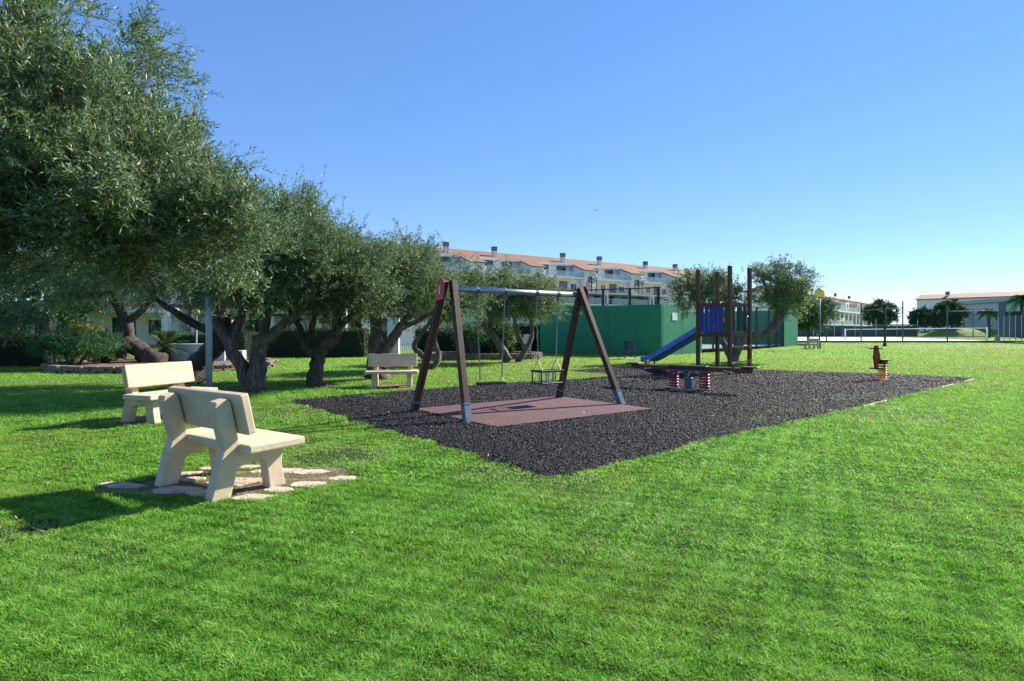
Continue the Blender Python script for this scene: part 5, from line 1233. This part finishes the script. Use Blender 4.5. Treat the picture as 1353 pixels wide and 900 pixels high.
# ------------------------------------------------------------------ slide tower
def tower():
    t = thing('slide_tower', 'timber climbing tower with tall posts, blue boards and a blue slide', 'play tower', (0, 0, 0))
    P = {'a': Vector((at(964.5, 17.5), 17.5, 0)), 'b': Vector((at(922.5, 18.6), 18.6, 0)), 'c': Vector((at(948, 19.3), 19.3, 0)), 'd': Vector((at(990.5, 18.1), 18.1, 0))}
    H = 3.38; DZ = 1.28
    ua = (P['d'] - P['a']).normalized()
    for k in 'abcd': MB().bar(P[k] + Vector((0, 0, 0)), P[k] + Vector((0, 0, H)), .11, .11, up=ua).build('post', M['wood_post'], t, bevel=.01)
    def beam(a, b, z, w_=.05, h=.11, nm='beam', m='wood_post'):
        p, q = P[a], P[b]; d = (q - p).normalized(); MB().bar(p + d * .055 + Vector((0, 0, z)), q - d * .055 + Vector((0, 0, z)), w_, h).build(nm, M[m], t, bevel=.004)
    for a, b in (('a', 'b'), ('b', 'c'), ('c', 'd'), ('d', 'a')):
        beam(a, b, DZ - .04)
    for a, b in (('a', 'b'), ('c', 'd'), ('d', 'a'), ('b', 'c')): beam(a, b, 2.2, .05, .09, 'rail')
    # deck
    pts = [P[k] + (sum(P.values(), Vector()) / 4 - P[k]) * .07 for k in 'abcd']; mb = MB(); mb.prism([(p.x, p.y) for p in pts], 'z', DZ + .02, DZ + .055); mb.build('deck', simple('grey_deck_board', (.16, .15, .16), rough=.8), t)
    def boards(a, b, n, m, z0, z1, w_, skip=()):
        p, q = P[a], P[b]; d = (q - p).normalized(); L_ = (q - p).length - .14
        for i in range(n):
            if i in skip: continue
            s_ = .07 + L_ * (i + .5) / n; c = p + d * s_; MB().bar(c + Vector((0, 0, z0)), c + Vector((0, 0, z1)), w_, .022, up=Vector((-d.y, d.x, 0))).build('board', M[m], t, bevel=.006)
    boards('a', 'b', 6, 'blue', DZ + .02, 2.15, .15, (0,)); boards('a', 'b', 6, 'green_board', DZ + .02, 2.15, .10, (1, 2, 3, 4, 5))
    boards('c', 'd', 5, 'green_board', DZ + .02, 2.15, .15, ())
    # rungs on face a-d
    for z in (.40, .87):
        p, q = P['a'], P['d']; MB().tube([p + Vector((0, 0, z)), q + Vector((0, 0, z + .01))], .024, 10).build('rung', M['wood_orange'], t)
        for e in (q,): MB().tube([e + Vector((0, -.06, z - .06)), e + Vector((0, -.06, z + .08))], .03, 8).build('rung_clamp', M['wood_orange'], t)
    # grab handle
    q = P['d'] - ua * .12; MB().tube([q + Vector((0, -.05, 1.45)), q + Vector((-.06, -.1, 1.5)), q + Vector((-.06, -.1, 1.78)), q + Vector((0, -.05, 1.84))], .014, 6).build('handle', M['steel'], t, smooth=True)
    # slide leaves through the far left face b-c
    m0 = (P['b'] + P['c']) / 2; dr = Vector((P['b'] - P['a']).normalized()); w_ = .27; sd = Vector((-dr.y, dr.x, 0))
    pr = [(-.05, 1.34), (.22, 1.34), (.40, 1.24), (2.35, .33), (2.65, .22), (2.95, .20)]
    def rib(off, h, th):
        vs = []; n = len(pr)
        for s_, z in pr: vs.append(m0 + dr * s_ + sd * (off - th / 2) + Vector((0, 0, z)))
        for s_, z in pr: vs.append(m0 + dr * s_ + sd * (off - th / 2) + Vector((0, 0, z + h)))
        for s_, z in pr: vs.append(m0 + dr * s_ + sd * (off + th / 2) + Vector((0, 0, z)))
        for s_, z in pr: vs.append(m0 + dr * s_ + sd * (off + th / 2) + Vector((0, 0, z + h)))
        fs = []
        for i in range(n - 1):
            fs += [(i, i + 1, n + i + 1, n + i), (2 * n + i, 3 * n + i, 3 * n + i + 1, 2 * n + i + 1), (n + i, n + i + 1, 3 * n + i + 1, 3 * n + i), (i, 2 * n + i, 2 * n + i + 1, i + 1)]
        fs += [(0, n, 3 * n, 2 * n), (n - 1, 3 * n - 1, 4 * n - 1, 2 * n - 1)]
        return vs, fs
    sl = MB(); v, f = rib(0, .03, .5); sl.add(v, f); so = sl.build('slide', M['slide_blue'], t)
    for sg in (-1, 1):
        mb = MB(); v, f = rib(sg * w_, .20, .05); mb.add(v, f); mb.build('side_rail', M['slide_blue'], so, bevel=.012, seg=2)
    mb = MB(); e = m0 + dr * 2.75
    for sg in (-1, 1): mb.bar(e + sd * .22 * sg, e + sd * .22 * sg + Vector((0, 0, .22)), .05)
    mb.build('slide_foot', M['foot_blue'], t)
    # blue canopy side boards either side of slide mouth
    for k, s_ in (('b', .16), ('c', .16)):
        p = P[k]; d = ((P['c'] if k == 'b' else P['b']) - p).normalized(); c = p + d * s_
        MB().bar(c + Vector((0, 0, DZ + .05)), c + Vector((0, 0, 2.15)), .16, .022, up=Vector((-d.y, d.x, 0))).build('board', M['blue'], t, bevel=.006)
tower()

# ------------------------------------------------------------------ springs
def coil(c, r, z0, z1, turns, wr, name, mat, parent):
    n = turns * 16; pts = [Vector((c[0] + r * math.cos(2 * math.pi * i / 16), c[1] + r * math.sin(2 * math.pi * i / 16), z0 + (z1 - z0) * i / n)) for i in range(n + 1)]
    MB().tube(pts, wr, 7).build(name, mat, parent, smooth=True)
def seesaw():
    c = gp(910, 516); d = Vector((.80, -.60, 0)).normalized(); t = thing('spring_seesaw', 'dark timber spring seesaw on two red coil springs, in front of the slide tower', 'seesaw', (c.x, c.y, 0), math.atan2(d.y, d.x))
    for s_ in (-1, 1):
        coil((s_ * .36, 0), .105, .05, .44, 6, .018, 'spring', M['spring_red'], t)
        MB().tube([(s_ * .36, 0, .02), (s_ * .36, 0, .05)], .14, 16).build('spring_plate', M['steel_blue'], t)
    MB().box((0, 0, .17), (.17, .08, .26)).build('centre_box', M['steel_blue'], t, bevel=.01)
    MB().box((-.05, 0, .40), (.10, .10, .12)).build('pivot', M['steel_blue'], t)
    MB().box((0, 0, .465), (.92, .24, .04)).build('cradle_plate', M['steel_blue'], t)
    MB().box((0, 0, .535), (.86, .17, .09)).build('centre_beam', M['wood_dark'], t, bevel=.008)
    for s_ in (-1, 1):
        MB().box((s_ * .92, 0, .51), (.98, .12, .11)).build('beam', M['wood_post'], t, bevel=.008)
        MB().box((s_ * 1.36, 0, .585), (.34, .26, .035)).build('seat', M['wood_dark'], t, bevel=.01)
        mb = MB(); x = s_ * 1.0; mb.tube([(x, -.22, .47), (x, .22, .47)], .014, 8); mb.tube([(x - s_ * .16, -.2, .50), (x, -.22, .47)], .012, 8); mb.build('foot_bar', M['steel'], t)
        mb = MB(); mb.tube([(x, -.05, .565), (x, -.13, .66), (x, .13, .66), (x, .05, .565)], .013, 8); mb.build('handle', M['black'], t, smooth=True)
seesaw()

def rider():
    c = gp(1166, 503); t = thing('spring_rider', 'small red spring rider toy on a yellow coil spring at the mulch edge', 'spring rider', (c.x, c.y, 0), R(12))
    coil((0, 0), .10, .04, .44, 6, .017, 'spring', M['yellow'], t)
    MB().tube([(0, 0, .015), (0, 0, .045)], .15, 16).build('base_plate', M['yellow'], t)
    # side profile board: head and chest at the left
    prof = [(-.24, .33), (-.155, .30), (-.13, .52), (.06, .53), (.06, .56), (-.08, .58), (-.10, .74), (-.135, .86), (-.14, .93), (-.185, .985), (-.24, .96), (-.27, .90), (-.275, .72), (-.30, .66), (-.275, .58)]
    MB().prism(prof, 'y', -.03, .03).build('body', M['red_old'], t, bevel=.006)
    MB().prism([(.07, .40), (.14, .36), (.16, .56), (.06, .56)], 'y', -.04, .04).build('tail_board', M['red_old'], t, bevel=.005)
    mb = MB()
    for z in (.41, .50): mb.tube([(.11, -.046, z), (.11, .046, z)], .022, 10)
    mb.build('bolt', M['white_paint'], t)
    MB().box((.04, 0, .575), (.30, .24, .028)).build('seat', M['rubber'], t, bevel=.01)
    MB().box((-.02, 0, .50), (.14, .14, .09)).build('seat_block', M['black'], t)
    MB().tube([(-.22, -.22, .885), (-.22, .22, .885)], .016, 10).build('handlebar', M['black'], t)
    MB().tube([(-.18, -.24, .33), (-.18, .24, .33)], .018, 10).build('foot_rest', M['black'], t)
rider()
def bin_():
    c = gp(832.5, 474.5); t = thing('litter_bin', 'blue grey litter bin on two posts at the mulch edge before the green wall', 'litter bin', (c.x, c.y, 0), R(8))
    mb = MB(); mb.prism([(-.17, .36), (.17, .36), (.20, .86), (-.20, .86)], 'y', -.14, .14); mb.build('basket', M['bin_blue'], t, bevel=.01)
    MB().box((0, 0, .875), (.42, .32, .03)).build('rim', M['bin_blue'], t)
    for s_ in (-1, 1): MB().tube([(s_ * .235, 0, 0), (s_ * .235, 0, .93)], .025, 8).build('post', M['bin_blue'], t)
    MB().box((0, 0, .012), (.8, .5, .03)).build('base_slab', M['kerb'], t)
bin_()

# ------------------------------------------------------------------ globe lamps
def lamp(px, py, label, h, r, Y=None):
    b = gp(px, py) if Y is None else Vector((at(px, Y), Y, gz(Y))); t = thing('street_lamp', label, 'lamp', b, 0, 'globe lamps on thin posts')
    MB().tube([(0, 0, 0), (0, 0, .5), (0, 0, .55), (0, 0, h - r)], [.09, .09, .06, .05], 10).build('post', M['steel_blue'], t, smooth=True)
    MB().tube([(0, 0, h - r * 1.15), (0, 0, h - r * .8)], [.06, r * .5], 10).build('collar', M['black'], t)
    MB().sphere((0, 0, h), r, 20, 12).build('globe', M['globe'], t, smooth=True)
lamp(1083, 461, 'yellowed globe lamp on a tall grey post beside the far bench', 4.02, .34)
lamp(1113.5, 0, 'small round globe lamp in front of the white columns, beyond the court', 2.75, .28, Y=88)
lamp(259, 0, 'small pale globe lamp seen between the branches of the dark leaning olive', 2.35, .17, Y=29)

# ------------------------------------------------------------------ birds
def pigeon():
    c = gp(352, 488.5); t = thing('pigeon', 'small dark grey pigeon standing on the grass right of the forked olive trunk', 'bird', c, R(20))
    mb = MB(); mb.tube([(-.16, 0, .09), (-.08, 0, .12), (0, 0, .15), (.07, 0, .18), (.10, 0, .225), (.115, 0, .25), (.13, 0, .255)], [.012, .035, .06, .05, .028, .03, .012], 10)
    mb.tube([(.125, 0, .253), (.15, 0, .247)], [.008, .002], 5)
    for s_ in (-1, 1): mb.tube([(.01, s_ * .02, .11), (.01, s_ * .02, .01)], .006, 5); mb.tube([(.0, s_ * .02, .008), (.05, s_ * .02, .006)], .005, 4)
    mb.build('body', simple('pigeon_grey', (.10, .11, .13), (.05, .06, .07), 20), t, smooth=True)
    MB().prism([(-.17, .10), (.03, .14), (.03, .18), (-.1, .15)], 'y', -.062, .062).build('wings', simple('pigeon_wing', (.16, .17, .19)), t, bevel=.01)
pigeon()
mb = MB(); mb.tube([(-.15, 0, 0), (0, 0, .02), (.15, 0, 0)], [.01, .05, .02], 6)
mb.prism([(-.05, 0), (.08, 0), (.0, .5), (-.06, .5)], 'z', .01, .02); mb.prism([(-.05, 0), (.08, 0), (.0, -.5), (-.06, -.5)], 'z', .01, .02)
tag(mb.build('flying_bird', M['black'], loc=(at(787, 70), 70, zz(278, 70)), rz=R(40)), 'tiny dark bird flying high over the apartment roof', 'bird')
